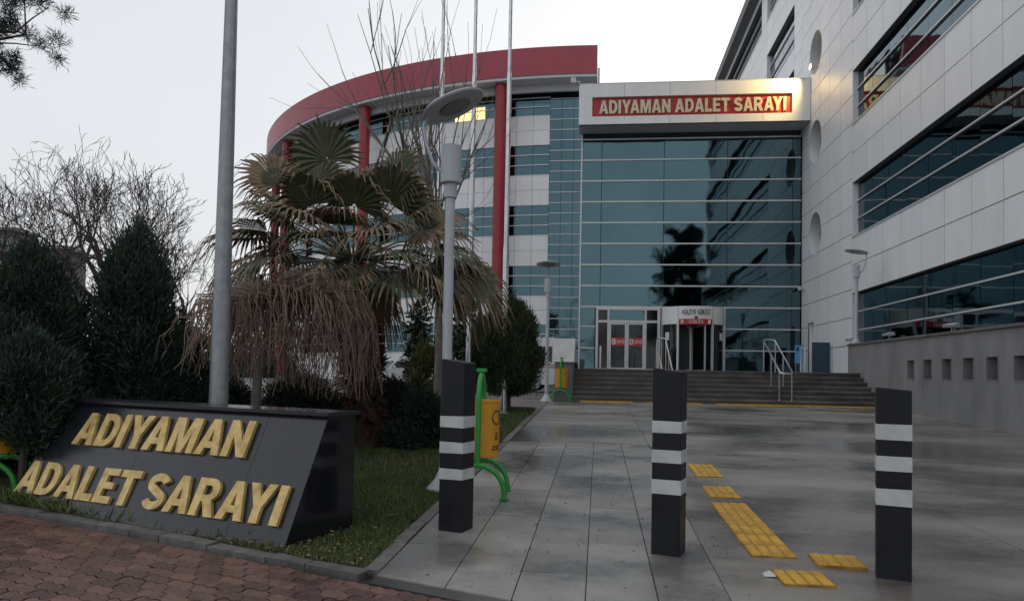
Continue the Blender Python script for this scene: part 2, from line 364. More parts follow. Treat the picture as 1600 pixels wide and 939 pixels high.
slope_ang = math.atan(SLOPE); rest = MB(); az = math.atan2(SU.y, SU.x)
for i, (p, s_) in enumerate(cands):
    if i < 300 and s_:
        o = bpy.data.objects.new('paver', paver_me); COL.objects.link(o); o.parent = pav
        o.location = Vector((p.x, p.y, gz(p.y) + random.uniform(-.004, .003))) - world_loc(pav)
        o.rotation_euler = Matrix.Rotation(slope_ang, 3, 'X').to_euler()
        o.rotation_euler = (Matrix.Rotation(slope_ang + random.gauss(0, .012), 3, 'X') @ Matrix.Rotation(random.gauss(0, .012), 3, 'Y') @ Matrix.Rotation(az, 3, 'Z')).to_euler()
    else:
        zz = gz(p.y); ca, sa = SU.x, SU.y
        rest.add([(p.x + x * ca - y * sa, p.y + x * sa + y * ca, gz(p.y + x * sa + y * ca)) for x, y in inner], [tuple(range(n_))])
if rest.v: tag(rest.build('paver_field', 'paver', pav, fix=False), kind='stuff')

# ---- forecourt: cast concrete bays, and the slab walk along the garden
XS = [-1.44] + [-1.38 + .44 * k for k in range(1, 6)]
drv = sheet('driveway', [(-1.44, front(-1.44) - .16), (7, front(7) - .16), (8.3, 1.3), (8.3, 23.4), (-1.44, 23.4)], 'asphalt', -.02)
def slabpiece(name, m, x0, x1, y0a, y0b, y1, top, parent, gap=.004):
    b = MB(); x0 += gap; x1 -= gap; y0a += gap; y0b += gap; y1 -= gap
    lo = [(x0, y0a, gz(y0a) + top - .03), (x1, y0b, gz(y0b) + top - .03), (x1, y1, gz(y1) + top - .03), (x0, y1, gz(y1) + top - .03)]
    b.hexa(lo, [(x, y, z + .03) for x, y, z in lo]); return b.build(name, m, parent)
bays = [(-1.44, .82, 12.42, 17.4), (-1.44, .82, 17.4, 23.3)]
yc = [None, 8.05, 12.42, 17.4, 23.3]
for (xa, xb) in [(.82, 3.3), (3.3, 5.8), (5.8, 8.25)]:
    for i in range(4):
        bays.append((xa, xb, yc[i], yc[i + 1]))
for xa, xb, ya, yb in bays:
    slabpiece('concrete_bay', 'concrete', xa, xb, front(xa) if ya is None else ya, front(xb) if ya is None else ya, yb, .001, drv, gap=.004)
slabpiece('border_strip', 'concrete', -1.44, 6.5, front(-1.44) - .16, front(6.5) - .16, front(6.5) - .15, .0, drv) if False else None
bs = MB(); q = [(-1.44, front(-1.44) - .15), (6.5, front(6.5) - .15), (6.5, front(6.5) - .004), (-1.44, front(-1.44) - .004)]
bs.hexa([(x, y, gz(y) - .03) for x, y in q], [(x, y, gz(y) - .002) for x, y in q]); bs.build('border_strip', 'asphalt', drv)
for k in range(5):
    x0, x1 = XS[k], XS[k + 1]; yend = 12.42
    y = [5.75, 5.52, 5.15, 6.0, 5.5][k]; cuts = [None, y]
    while y + 1.1 < yend: y += [1.28, 1.33, 1.3, 1.35, 1.3][k]; cuts.append(min(y, yend))
    if cuts[-1] < yend - .05: cuts.append(yend)
    for i in range(len(cuts) - 1):
        ya = front(x0) if cuts[i] is None else cuts[i]; yb_ = front(x1) if cuts[i] is None else cuts[i]
        slabpiece('paving_slab', 'slab', x0, x1, ya, yb_, cuts[i + 1], .004 + random.uniform(-.002, .002), drv)

# ---- garden bed with grass, its kerbs, and the path behind it
GARD = [(-1.5, front(-1.5) + .03), (-1.5, 19.3), (-16, 19.3), (-16, front(-16) + .03)]
lawn = sheet('garden_soil', GARD, 'soil', -.006)
kb = tag(thing('garden_kerb', 'low grey kerb of worn stones edging the lawn', 'kerb', (-1.5, 12, gz(12))))
y = 5.02
while y < 19.2:
    L = .72; ya, yb = y, min(y + L, 19.3); j = random.uniform(-.008, .008); t = .008 + random.uniform(-.005, .006)
    b = MB(); lo = [(-1.57 + j, ya + .006, gz(ya) - .1), (-1.445 + j, ya + .006, gz(ya) - .1), (-1.445 + j, yb - .006, gz(yb) - .1), (-1.57 + j, yb - .006, gz(yb) - .1)]
    hi = [(x + .008 * (1 if i in (0, 3) else -1), y_, z + .1 + t) for i, (x, y_, z) in enumerate(lo)]
    b.hexa(lo, hi).build('kerb_stone', 'kerb', kb); y += L
fk = tag(thing('street_kerb', 'broken pale kerb between red pavers and the granite monument', 'kerb', (-4, front(-4), gz(6))))
s_ = .03
while s_ < 11:
    L = random.uniform(.35, .9); j = random.uniform(-.015, .015); t = .003 + random.uniform(-.01, .01)
    o = Vector((-1.53, front(-1.53) - .04, 0)) - SU * s_
    pts = [o - SU * (L - .008), o - SU * .004, o - SU * .004 + SV * (.12 + j), o - SU * (L - .008) + SV * (.12 - j)]
    b = MB(); b.hexa([(p.x, p.y, gz(p.y) - .1) for p in pts], [(p.x, p.y, gz(p.y) + t) for p in pts]).build('kerb_stone', 'kerb', fk); s_ += L
struct(sheet('path', [(-16, 19.35), (-1.44, 19.35), (-1.44, 22.9), (-16, 22.9)], 'path', .012))
pk = tag(thing('path_kerb', 'thin kerb along the brown path behind the lawn', 'kerb', (-6, 19.3, gz(19.3))))
for k in range(16):
    xa = -1.6 - .9 * k; piece('kerb_stone', 'kerb', pk, (xa - .45, 19.36, gz(19.36) + .01), (.885, .1, .09))

def inside_bed(x, y): return (x < -1.565) & (y > 4.93 - .38 * (x + 1.5) + .09) & (y < 19.2)
def grass(n, x0, x1, y0, y1, l0, l1):
    x = rng.uniform(x0, x1, n); y = rng.uniform(y0, y1, n)
    f = np.sin(x * 2.1 + 1.3 * np.sin(y * 1.7)) + np.sin(y * 1.9 + 2 * np.sin(x * 1.1)) + rng.normal(0, .8, n)
    k = inside_bed(x, y) & (f > -.55)
    x, y = x[k], y[k]; z = SLOPE * np.minimum(y, YTOP) - .008
    d = np.stack([rng.normal(0, .45, len(x)), rng.normal(0, .45, len(x)), np.ones(len(x))], 1)
    return np.stack([x, y, z], 1), d, rng.uniform(l0, l1, len(x))
parts_ = [grass(70000, -3.4, -1.55, 4.8, 9.5, .02, .062), grass(50000, -5.5, -1.55, 9, 19.2, .05, .11), grass(16000, -12, -3.2, 5, 14, .05, .12), grass(2500, -7, -2.3, 5.0, 7.5, .05, .16)]
P_ = np.concatenate([p[0] for p in parts_]); D_ = np.concatenate([p[1] for p in parts_]); L_ = np.concatenate([p[2] for p in parts_])
go = cloud('grass', 'grass', P_, D_, L_, np.where(L_ > .09, .014, .009), off=(-3, 8, .2), curl=.25)
tag(go, 'short patchy green grass of the garden bed', 'grass', kind='stuff')

# ---- yellow tactile tiles
def tactile(name, parent, x0, x1, y0, y1, rows, top=.012, rz=0):
    b = MB(); cx, cy = (x0 + x1) / 2, (y0 + y1) / 2
    def T(x, y, z):
        dx, dy = x - cx, y - cy; X = cx + dx * math.cos(rz) - dy * math.sin(rz); Y = cy + dx * math.sin(rz) + dy * math.cos(rz); return (X, Y, gz(Y) + z)
    b.hexa([T(x0, y0, 0), T(x1, y0, 0), T(x1, y1, 0), T(x0, y1, 0)], [T(x0, y0, top), T(x1, y0, top), T(x1, y1, top), T(x0, y1, top)])
    k = 4; tile = b.build(name, 'tactile_grime_shade', parent); b = MB()  # darker yellow base: grime plus shade between the ribs, put into the colour
    for i in range(k):
        w = (x1 - x0) / k; xa = x0 + w * (i + .1); xb = x0 + w * (i + .9)
        m_ = (y1 - y0) / rows
        for r_ in range(rows):
            ya = y0 + m_ * r_ + .02; yb = y0 + m_ * (r_ + 1) - .02
            b.hexa([T(xa, ya, top), T(xb, ya, top), T(xb, yb, top), T(xa, yb, top)], [T(xa + .008, ya + .008, top + .008), T(xb - .008, ya + .008, top + .008), T(xb - .008, yb - .008, top + .008), T(xa + .008, yb - .008, top + .008)])
    tag(b.build('ribs', 'tactile', tile), kind='stuff'); return tile
tp = tag(thing('tactile_path', 'yellow ribbed guide tiles glued in a line on the forecourt', 'tactile paving', (1.32, 8, gz(8))))
yy = 5.80
for k in range(6):
    tactile('tile', tp, 1.14 + random.uniform(-.006, .006), 1.475, yy + .004, yy + .33, 1); yy += .333
tactile('tile', tp, 1.165, 1.49, 8.02, 8.68, 2) if False else None
tactile('tile', tp, 1.17, 1.49, 8.07, 8.40, 1); tactile('tile', tp, 1.17, 1.49, 8.41, 8.73, 1)
tactile('tile', tp, 1.2, 1.53, 9.40, 9.72, 1); tactile('tile', tp, 1.2, 1.53, 9.73, 10.05, 1); tactile('tile', tp, 1.2, 1.53, 10.06, 10.38, 1)
t_ = tactile('loose_tactile_tile', None, 1.565, 1.895, 5.58, 5.9, 1, top=.02, rz=-.06); tag(t_, 'yellow guide tile lying loose with a cracked, lifted edge by the short bollard', 'tactile tile')
t_ = tactile('stray_tactile_tile', None, 1.21, 1.54, 5.12, 5.45, 1, top=.014, rz=.03); tag(t_, 'single flat yellow guide tile next to a white scrap of litter', 'tactile tile')
ts = tag(thing('tactile_strip', 'thin yellow warning strip along the foot of the stairs', 'tactile paving', (3.5, 22.7, gz(22.7))))
for k in range(22):
    x0 = -.55 + .4 * k
    if x0 < 8 and k not in (4, 9): piece('tile', 'tactile', ts, (x0 + .195, 22.72, gz(22.72) + .012), (.385, .36, .02), rx=slope_ang)
lp = gp(1203, 900)
b = MB(); b.add([lp + Vector(v) for v in [(-.04, -.03, .004), (.03, -.04, .01), (.05, .02, .006), (0, .045, .03), (-.045, .03, .012), (0, 0, .04)]], [(0, 1, 5), (1, 2, 5), (2, 3, 5), (3, 4, 5), (4, 0, 5), (4, 3, 2, 1, 0)])
tag(b.build('litter_scrap', 'litter'), 'small crumpled white scrap lying beside a yellow tile', 'litter')

# ================================================================== STAIRS, LANDING, RETAINING WALL
Y0, RISE, TREAD, NST = 23.0, .1443, .32, 7
ZB = .69; ZL = ZB + RISE * NST
st = thing('entrance_stairs', 'wide flight of dark wet stone steps up to the entrance', 'stairs', (3.5, Y0, ZB))
for i in range(NST):
    ya = Y0 + TREAD * i; z0 = ZB - .03 + RISE * i
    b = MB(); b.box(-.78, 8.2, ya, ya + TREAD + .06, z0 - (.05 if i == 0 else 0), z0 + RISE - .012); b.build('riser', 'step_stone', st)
    x = -.78
    while x < 8.15:
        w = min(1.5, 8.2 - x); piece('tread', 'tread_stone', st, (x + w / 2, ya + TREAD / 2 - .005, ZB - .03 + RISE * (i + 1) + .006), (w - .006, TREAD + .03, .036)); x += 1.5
YL = Y0 + TREAD * NST
lb = MB(); lb.box(-1.3, 9.3, YL - .0, 36.3, 0, ZL - .006); struct(lb.build('landing', 'step_stone'))
ch = thing('stair_cheek', 'grey concrete block with sloping pale stone cap beside the stairs', 'wall', (-1.05, 23.2, gz(23)))
MB().box(-1.33, -.785, 23.15, 25.4, .5, 1.86).build('block', 'concrete_wall', ch)
cp = MB(); cp.prism([(-1.39, 23.08, 1.862), (-1.39, 25.45, 1.862), (-1.39, 24.6, 2.62), (-1.39, 23.95, 2.62)], (.65, 0, 0)); cp.build('sloping_cap', 'cap_stone', ch)

XW = 8.2; WT = 2.6
rw = thing('retaining_wall', 'long grey concrete wall with a row of square recesses', 'wall', (XW, 17, gz(17)))
nich = [(1418, 1428.5, 563, 592), (1443.5, 1456, 561.5, 593), (1472.5, 1486.5, 560.5, 593), (1505, 1521.5, 559, 594), (1542, 1560, 557.5, 594.5), (1585, 1607, 555.5, 595)]
ny = []
for a, c, t_, u_ in nich:
    ny.append((atX(c, u_, XW).y, atX(a, u_, XW).y))
sp_ = ny[-2][0] - ny[-1][0]; yl = ny[-1][0]
while yl - sp_ > 7: ny.append((yl - sp_, yl - sp_ + .42)); yl -= sp_
z0n = atX(1490, 593, XW).z; z1n = atX(1490, 560, XW).z
b = MB(); b.box(XW, XW + .5, 5, 26.1, -.1, z0n); b.box(XW, XW + .5, 5, 26.1, z1n, WT)
edges = sorted(ny); prev = 5
for a, c in edges:
    b.box(XW, XW + .5, prev, a, z0n, z1n); prev = c
b.box(XW, XW + .5, prev, 26.1, z0n, z1n); b.box(XW + .22, XW + .48, 5.1, 26, z0n + .001, z1n - .001)
b.build('wall_body', 'concrete_wall', rw)
for a, c in edges:
    f = MB(); e = .025
    for bx in [(a - e, a + .002, z0n - e, z1n + e), (c - .002, c + e, z0n - e, z1n + e), (a, c, z0n - e, z0n + .002), (a, c, z1n - .002, z1n + e)]:
        f.box(XW - .012, XW + .05, bx[0], bx[1], bx[2], bx[3])
    f.build('recess_frame', 'concrete_wall', rw)
y = 5
while y < 26:
    L = min(1.5, 26.14 - y); piece('coping', 'kerb', rw, (XW + .23, y + L / 2, WT + .03), (.6, L - .008, .06)); y += 1.5
b = MB().box(XW + .5, 9.3, 5, 26.1, 0, WT - .15); struct(b.build('terrace', 'concrete_wall'))

# ================================================================== RIGHT-HAND WING (plane X = XB)
XB = 9.25
wing = thing('office_wing', 'tall white panelled wing with long dark window bands and portholes', 'building', (XB, 30, 0))
MB().box(XB + .62, 26, 5, 60, 0, 24.1).build('core_wall', 'dark_void', wing)
MB().box(XB - .55, 26, 4.5, 60.6, 24.1, 24.75).build('roof', 'grey_reveal', wing)
BANDS = [(2.62, 4.65), (6.75, 8.74), (10.95, 12.93), (15.1, 17.1), (19.3, 21.3)]
FAR = [(14.4, 16.5), (17.65, 19.7), (21.7, 23.7)]
rects = []
def rows_between(a, c, h=1.04):
    n = max(1, round((c - a) / h)); return [(a + (c - a) * i / n, a + (c - a) * (i + 1) / n) for i in range(n)]
ycols = [29 - 1.5 * k for k in range(17)]
for k in range(16):
    for a, c in [(0.4, 2.62)] + [(BANDS[i][1], BANDS[i + 1][0]) for i in range(4)] + [(21.3, 24.1)]:
        for r0, r1 in rows_between(a, c): rects.append((ycols[k + 1], ycols[k], r0, r1))
for k in range(5):
    for r in range(22):
        rects.append((29 + 1.4 * k, 29 + 1.4 * (k + 1), 1.7 + 1.035 * r - (0 if r == 0 else 0), min(24.1, 1.7 + 1.035 * (r + 1))))
for k in range(16):
    ya, yb = 36 + 1.5 * k, 36 + 1.5 * (k + 1)
    if k == 0:
        for r in range(11): rects.append((ya, yb, 12.8 + 1.03 * r, min(24.1, 12.8 + 1.03 * (r + 1))))
        continue
    for a, c in [(12.8, FAR[0][0]), (FAR[0][1], FAR[1][0]), (FAR[1][1], FAR[2][0]), (FAR[2][1], 24.1)]:
        for r0, r1 in rows_between(a, c): rects.append((ya, yb, r0, r1))
PORT = [(33.85, 7.77), (33.85, 11.8), (33.85, 15.75), (33.85, 19.8)]; PR = .92
NICHE = (34.0, 34.85, 1.7, 3.95)
def cutter_cyl(y, z):
    b = MB(); n = 36; b.prism([(XB - .5, y + PR * math.cos(2 * math.pi * i / n), z + PR * math.sin(2 * math.pi * i / n)) for i in range(n)], (1, 0, 0)); o = b.build('cut', 'dark_void'); return o
cuts_ = [(y - PR, y + PR, z - PR, z + PR, cutter_cyl(y, z)) for y, z in PORT]
nb = MB().box(XB - .5, XB + .5, *NICHE); cuts_.append((*NICHE, nb.build('cut', 'dark_void')))
rects = [r for r in rects if not (r[0] > NICHE[0] and r[1] < NICHE[1] and r[3] < NICHE[3])]
order = sorted(rects, key=lambda r: (not seen((XB, (r[0] + r[1]) / 2, (r[2] + r[3]) / 2), 25), (r[0] + r[1]) / 2))
stuffp = MB(); cnt = 0
def panelmesh(ya, yb, za, zb):
    b = MB(); g_ = .013; return b.box(XB, XB + .04, ya + g_, yb - g_, za + g_, zb - g_)
for r in order:
    mid = ((r[0] + r[1]) / 2, (r[2] + r[3]) / 2); hit = [c for c in cuts_ if r[0] < c[1] and r[1] > c[0] and r[2] < c[3] and r[3] > c[2]]
    vis = seen((XB, *mid), 25)
    if hit:
        o = panelmesh(*r).build('panel', 'white_panel', wing)
        for c in hit:
            md = o.modifiers.new('b', 'BOOLEAN'); md.object = c[4]; md.operation = 'DIFFERENCE'; md.solver = 'EXACT'
        dg = bpy.context.evaluated_depsgraph_get(); dg.update(); me = bpy.data.meshes.new_from_object(o.evaluated_get(dg))
        o.modifiers.clear()
        if len(me.polygons) == 0: bpy.data.objects.remove(o)
        else: o.data = me; cnt += 1
    elif vis and cnt < 296:
        piece('panel', 'white_panel', wing, (XB + .02, *mid), (.04, r[1] - r[0] - .026, r[3] - r[2] - .026)); cnt += 1
    else: stuffp.box(XB, XB + .04, r[0] + .013, r[1] - .013, r[2] + .013, r[3] - .013)
tag(stuffp.build('panel_field', 'white_panel', wing), kind='stuff')
for c in cuts_: bpy.data.objects.remove(c[4])
for y, z in PORT:
    n = 40; b = MB(); ring = [(math.cos(2 * math.pi * i / n), math.sin(2 * math.pi * i / n)) for i in range(n)]
    vs_ = [(XB - .006, y + a * PR, z + c * PR) for a, c in ring] + [(XB + .55, y + a * PR, z + c * PR) for a, c in ring]
    vs_ += [(XB - .006, y + a * (PR + .025), z + c * (PR + .025)) for a, c in ring] + [(XB + .55, y + a * (PR + .025), z + c * (PR + .025)) for a, c in ring]
    fs = []
    for i in range(n):
        j = (i + 1) % n; fs += [(i, j, n + j, n + i), (2 * n + i, 2 * n + j, 3 * n + j, 3 * n + i), (i, j, 2 * n + j, 2 * n + i), (n + i, n + j, 3 * n + j, 3 * n + i)]
    o = b.add(vs_, fs).build('porthole', 'white_panel', wing, smooth=True)
    b = MB(); b.prism([(XB + .46, y + a * (PR - .004), z + c * (PR - .004)) for a, c in ring], (.03, 0, 0)); b.build('pane', 'glass_dark', o)
npane = 0; farp = MB()
def band(ya, yb, za, zb, step, nrow, mat_):
    global npane
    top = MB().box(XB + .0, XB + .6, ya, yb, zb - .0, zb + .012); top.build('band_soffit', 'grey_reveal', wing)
    MB().box(XB - .03, XB + .4, ya, yb, za - .05, za + .006).build('sill', 'alu', wing)
    for q in range(1, nrow):
        zz = za + (zb - za) * q / nrow; MB().box(XB + .14, XB + .202, ya, yb, zz - .024, zz + .024).build('glazing_bar', 'alu', wing)
    MB().box(XB + .002, XB + .6, yb - .03, yb - .002, za + .007, zb - .002).build('reveal', 'white_panel', wing)
    MB().box(XB + .002, XB + .6, ya + .002, ya + .03, za + .007, zb - .002).build('reveal', 'white_panel', wing)
    n = round((yb - ya) / step)
    for k in range(n):
        for q in range(nrow):
            y0, y1 = ya + (yb - ya) * k / n, ya + (yb - ya) * (k + 1) / n; z0, z1 = za + (zb - za) * q / nrow, za + (zb - za) * (q + 1) / nrow
            c = (XB + .215, (y0 + y1) / 2, (z0 + z1) / 2)
            if seen(c, 20) and npane < 298:
                piece('pane', mat_, wing, c, (.02, y1 - y0 - .02, z1 - z0 - .004), rz=random.gauss(0, .0035), ry=random.gauss(0, .0035)); npane += 1
            else: farp.box(c[0] - .01, c[0] + .01, y0 + .01, y1 - .01, z0 + .002, z1 - .002)
for za, zb in BANDS: band(5, 29, za, zb, 1.5, 3, 'glass_band')
for za, zb in FAR[1:]: band(37.5, 43.6, za, zb, 1.0, 3, 'glass_band'); band(45, 60, za, zb, 1.5, 3, 'glass_band') if za > 20 else None
band(37.5, 60, *FAR[0], 1.5, 2, 'glass_band')
# blank panels where the upper band stops
for k in range(10):
    ya = 45 + 1.5 * k
    for r0, r1 in rows_between(*FAR[1]): stuffp = None; piece('panel', 'white_panel', wing, (XB + .02, ya + .75, (r0 + r1) / 2), (.04, 1.474, r1 - r0 - .026))
for (a, c) in FAR[1:]:
    for r0, r1 in rows_between(a, c): piece('panel', 'white_panel', wing, (XB + .02, 44.3, (r0 + r1) / 2), (.04, 1.37, r1 - r0 - .026))
if farp.v: tag(farp.build('pane_field', 'glass_band', wing), kind='stuff')
dn = MB(); dn.box(XB + .002, XB + .5, NICHE[0] - .02, NICHE[0], NICHE[2], NICHE[3] + .02); dn.box(XB + .002, XB + .5, NICHE[1], NICHE[1] + .02, NICHE[2], NICHE[3] + .02); dn.box(XB + .002, XB + .5, NICHE[0], NICHE[1], NICHE[3], NICHE[3] + .02)
dn.build('door_reveal', 'white_panel', wing); sdv_ = MB().box(XB + .3, XB + .34, NICHE[0], NICHE[1], NICHE[2], NICHE[3]).build('side_door', 'soffit', wing)
MB().tube([(XB + .26, 34.12, 2.65), (XB + .26, 34.12, 2.85)], .015, 6).build('handle', 'steel', sdv_)

# ================================================================== ENTRANCE HALL (plane Y = YF)
YF = 36.0; XL, XR = -.97, 9.2
hall = thing('entrance_hall', 'glazed entrance hall under a white sign box', 'building', (4.1, YF, ZL))
MB().box(XL + .1, XR - .02, YF + .9, 55, 0, 13.0).build('core_wall', 'dark_void', hall)
MB().box(XL, XL + .1, YF + .15, 53, 0, 13.0).build('side_wall', 'white_panel', hall)
zr = [4.71 + 1.0 * k for k in range(9)] + [13.0]
xc = [XL + .07, .02, 2.95, 5.88, 8.82, XR]
def pane(parent, x0, x1, z0, z1, m='glass_teal', y=YF, t=.03):
    return piece('pane', m, parent, ((x0 + x1) / 2, y, (z0 + z1) / 2), (x1 - x0 - .035, t, z1 - z0 - .006), rz=random.gauss(0, .0025), rx=random.gauss(0, .0025))
for i in range(5):
    for k in range(9): pane(hall, xc[i], xc[i + 1], zr[k], zr[k + 1])
MB().box(XL + .08, XR, YF + .02, YF + .06, ZL, 13.0).build('joint_backing', 'mullion_dark', hall)
for z in zr[:-1]: MB().box(XL + .06, XR, YF - .07, YF - .015, z - .032, z + .032).build('transom', 'alu', hall)
MB().box(XL - .0, XL + .07, YF - .09, YF + .14, 0, 13.0).build('corner_post', 'alu', hall)
zlo = [ZL, 2.72, 3.72, 4.71]
for k in range(3):
    pane(hall, 5.8, 8.82, zlo[k], zlo[k + 1]); pane(hall, 8.82, XR, zlo[k], zlo[k + 1])
    if k: MB().box(5.8, XR, YF - .07, YF - .015, zlo[k] - .03, zlo[k] + .03).build('transom', 'alu', hall)
MB().box(5.76, 5.83, YF - .08, YF + .02, ZL, 4.71).build('post', 'alu', hall)
for z0, z1 in [(ZL, 2.75), (2.75, 3.78), (3.78, 4.71)]:
    pane(hall, XL + .07, -.2, z0, z1)
    if z0 > ZL: MB().box(XL + .07, -.2, YF - .07, YF - .015, z0 - .03, z0 + .03).build('transom', 'alu', hall)
# glazed double door with side lights and transom lights
dx = [-.2, .42, 1.5, 2.2, 2.83]; dx = [atY(p, 540, YF).x for p in (932.5, 950, 981.5, 1008, 1029)]
zt0, zt1 = atY(980, 504, YF).z, 4.68
fr = MB(); 
def bar(x0, x1, z0, z1, y0=YF - .12, y1=YF + .01): fr.box(x0, x1, y0, y1, z0, z1)
bar(dx[0] - .06, dx[0] + .05, ZL, zt1); bar(dx[4] - .07, dx[4] + .06, ZL, zt1)
bar(dx[0] + .05, dx[4] - .07, zt1 - .12, zt1 - .001); bar(dx[0] + .05, dx[4] - .07, zt0 - .01, zt0 + .1)
for x in (dx[1], dx[3]): bar(x - .045, x + .045, ZL, zt0 - .012); bar(x - .045, x + .045, zt0 + .102, zt1 - .122)
for x0, x1 in ((dx[0] + .05, dx[1] - .045), (dx[3] + .045, dx[4] - .07)): bar(x0, x1, ZL, ZL + .1)
fr.build('door_frame', 'alu', hall)
for x0, x1 in ((dx[0] + .05, dx[1] - .045), (dx[3] + .045, dx[4] - .07)): pane(hall, x0, x1, ZL + .1, zt0 - .01, 'door_glass')
for x0, x1, m_ in ((dx[0] + .05, dx[1] - .045, 'door_glass'), (dx[1] + .045, dx[3] - .045, 'glass_teal'), (dx[3] + .045, dx[4] - .07, 'door_glass')): pane(hall, x0, x1, zt0 + .1, zt1 - .12, m_)
xm = (dx[1] + dx[3]) / 2
for s, (x0, x1) in enumerate(((dx[1] + .048, xm - .004), (xm + .004, dx[3] - .048))):
    lf = MB(); w = .085; y0, y1 = YF - .1, YF - .03
    lf.box(x0, x0 + w, y0, y1, ZL + .01, zt0 - .015); lf.box(x1 - w, x1, y0, y1, ZL + .01, zt0 - .015); lf.box(x0 + w, x1 - w, y0, y1, ZL + .01, ZL + .14); lf.box(x0 + w, x1 - w, y0, y1, zt0 - .1, zt0 - .015)
    leaf = lf.build('door_leaf', 'alu', hall)
    MB().box(x0 + w, x1 - w, YF - .07, YF - .055, ZL + .14, zt0 - .1).build('pane', 'door_glass', leaf)
    stz = atY(980, 534, YF).z; st_ = MB().box(x0 + w + .02, x1 - w - .01, YF - .078, YF - .0715, stz - .19, stz + .19).build('exit_sticker', 'sticker_red', leaf)
    MB().box(x0 + w + .05, x0 + w + .21, YF - .082, YF - .0785, stz - .13, stz + .13).build('pictogram', 'paper', leaf)
    MB().box(x0 + w + .1, x0 + w + .15, YF - .084, YF - .0825, stz - .09, stz + .09).build('pictogram_arrow', 'sticker_red', leaf)
    lettering('ÇIKIŞ', 'paper', leaf, (x0 + w + .26, YF - .0785, stz - .07), (1, 0, 0), (0, 0, 1), (0, -1, 0), .15, x1 - w - .03 - (x0 + w + .26), .003, .012, joined=True, name='lettering')
hx = xm + .1; MB().tube([(hx, YF - .1, 3.0), (hx, YF - .17, 3.0), (hx, YF - .17, 3.55), (hx, YF - .1, 3.55)], .02, 6).build('pull_handle', 'steel', hall)
# revolving door
cxr, rr = 4.32, 1.42; zd = atY(1080, 506, YF - 1.2).z
rv = thing('revolving_door', 'white round revolving door with red and black lettering on its drum', 'door', (cxr, YF, ZL))
def arc(r, a0, a1, n): return [(cxr + r * math.sin(a0 + (a1 - a0) * i / n), YF - r * math.cos(a0 + (a1 - a0) * i / n)) for i in range(n + 1)]
def shell(r0, r1, a0, a1, z0, z1, n=20):
    o_ = arc(r1, a0, a1, n); i_ = arc(r0, a0, a1, n); b = MB()
    for k in range(n): b.hexa([(*o_[k], z0), (*o_[k + 1], z0), (*i_[k + 1], z0), (*i_[k], z0)], [(*o_[k], z1), (*o_[k + 1], z1), (*i_[k + 1], z1), (*i_[k], z1)])
    return b
shell(rr - .3, rr, R(-88), R(88), zd, 4.66).build('drum', 'white_panel', rv, smooth=True)
b = MB(); b.add([(x, y, 4.662) for x, y in arc(rr, R(-88), R(88), 20)], [tuple(range(21))]); b.build('drum_top', 'soffit', rv)
b = MB(); b.add([(x, y, zd + .02) for x, y in arc(rr - .02, R(-88), R(88), 20)], [tuple(range(21))]); b.build('drum_ceiling', 'soffit', rv)
for a in (-86, -33, 33, 86): shell(rr - .07, rr + .015, R(a) - .03, R(a) + .03, ZL, (zd if abs(a) > 50 else 4.655), 1).build('post', 'alu', rv)
for a0, a1 in ((-84, -35), (35, 84)): shell(rr - .045, rr - .02, R(a0), R(a1), ZL + .06, zd - .01, 12).build('curved_pane', 'door_glass', rv, smooth=True); shell(rr - .06, rr, R(a0), R(a1), ZL, ZL + .06, 12).build('floor_rail', 'alu', rv)
for k in range(3):
    a = R(20 + 120 * k); d = Vector((math.sin(a), -math.cos(a), 0)); c = Vector((cxr, YF, 0)); s = Vector((d.y, -d.x, 0)) * .025
    def wb(r0, r1, z0, z1, th=1.): 
        q = [c + d * r0 - s * th, c + d * r1 - s * th, c + d * r1 + s * th, c + d * r0 + s * th]; return MB().hexa([(p.x, p.y, z0) for p in q], [(p.x, p.y, z1) for p in q])
    fw = wb(.02, .1, ZL + .02, zd - .02); fw.v += []; 
    for r0, r1, z0, z1 in ((1.22, 1.3, ZL + .02, zd - .02), (.1, 1.22, ZL + .02, ZL + .1), (.1, 1.22, zd - .1, zd - .02)):
        w2 = wb(r0, r1, z0, z1); fw.add(w2.v, w2.f)
    wo = fw.build('door_wing', 'alu', rv); wb(.1, 1.22, ZL + .1, zd - .1, .25).build('pane', 'door_glass', wo)
shell(rr - .01, rr + .03, R(-31), R(31), zd - .04, zd + .22, 10).build('entry_sign', 'sticker_red', rv, smooth=True)
lettering('GİRİŞ', 'paper', rv, (cxr - .32, YF - rr - .034, zd + .02), (1, 0, 0), (0, 0, 1), (0, -1, 0), .13, .64, .004, .012, joined=True, name='lettering')
for sx in (-.6, .6): MB().box(cxr + sx - .05, cxr + sx + .05, YF - rr * .92 - .034 - .03, YF - rr * .92 - .01, zd + .0, zd + .18).build('pictogram', 'paper', rv)
lettering('ADLİYE GİRİŞİ', 'ink', rv, (cxr - .65, YF - rr - .004, zd + .43), (1, 0, 0), (0, 0, 1), (0, -1, 0), .2, 1.3, .012, .01, joined=True, name='lettering')
MB().box(cxr - .07, cxr + .07, YF - rr - .05, YF - rr + .02, zd + .25, zd + .33).build('door_sensor', 'ink', rv)
for a in (-58, 58):
    p = (cxr + (rr + .0) * math.sin(R(a)), YF - rr * math.cos(R(a))); piece('notice', 'paper', rv, (p[0], p[1], zd - .55), (.28, .012, .36), rz=R(a))
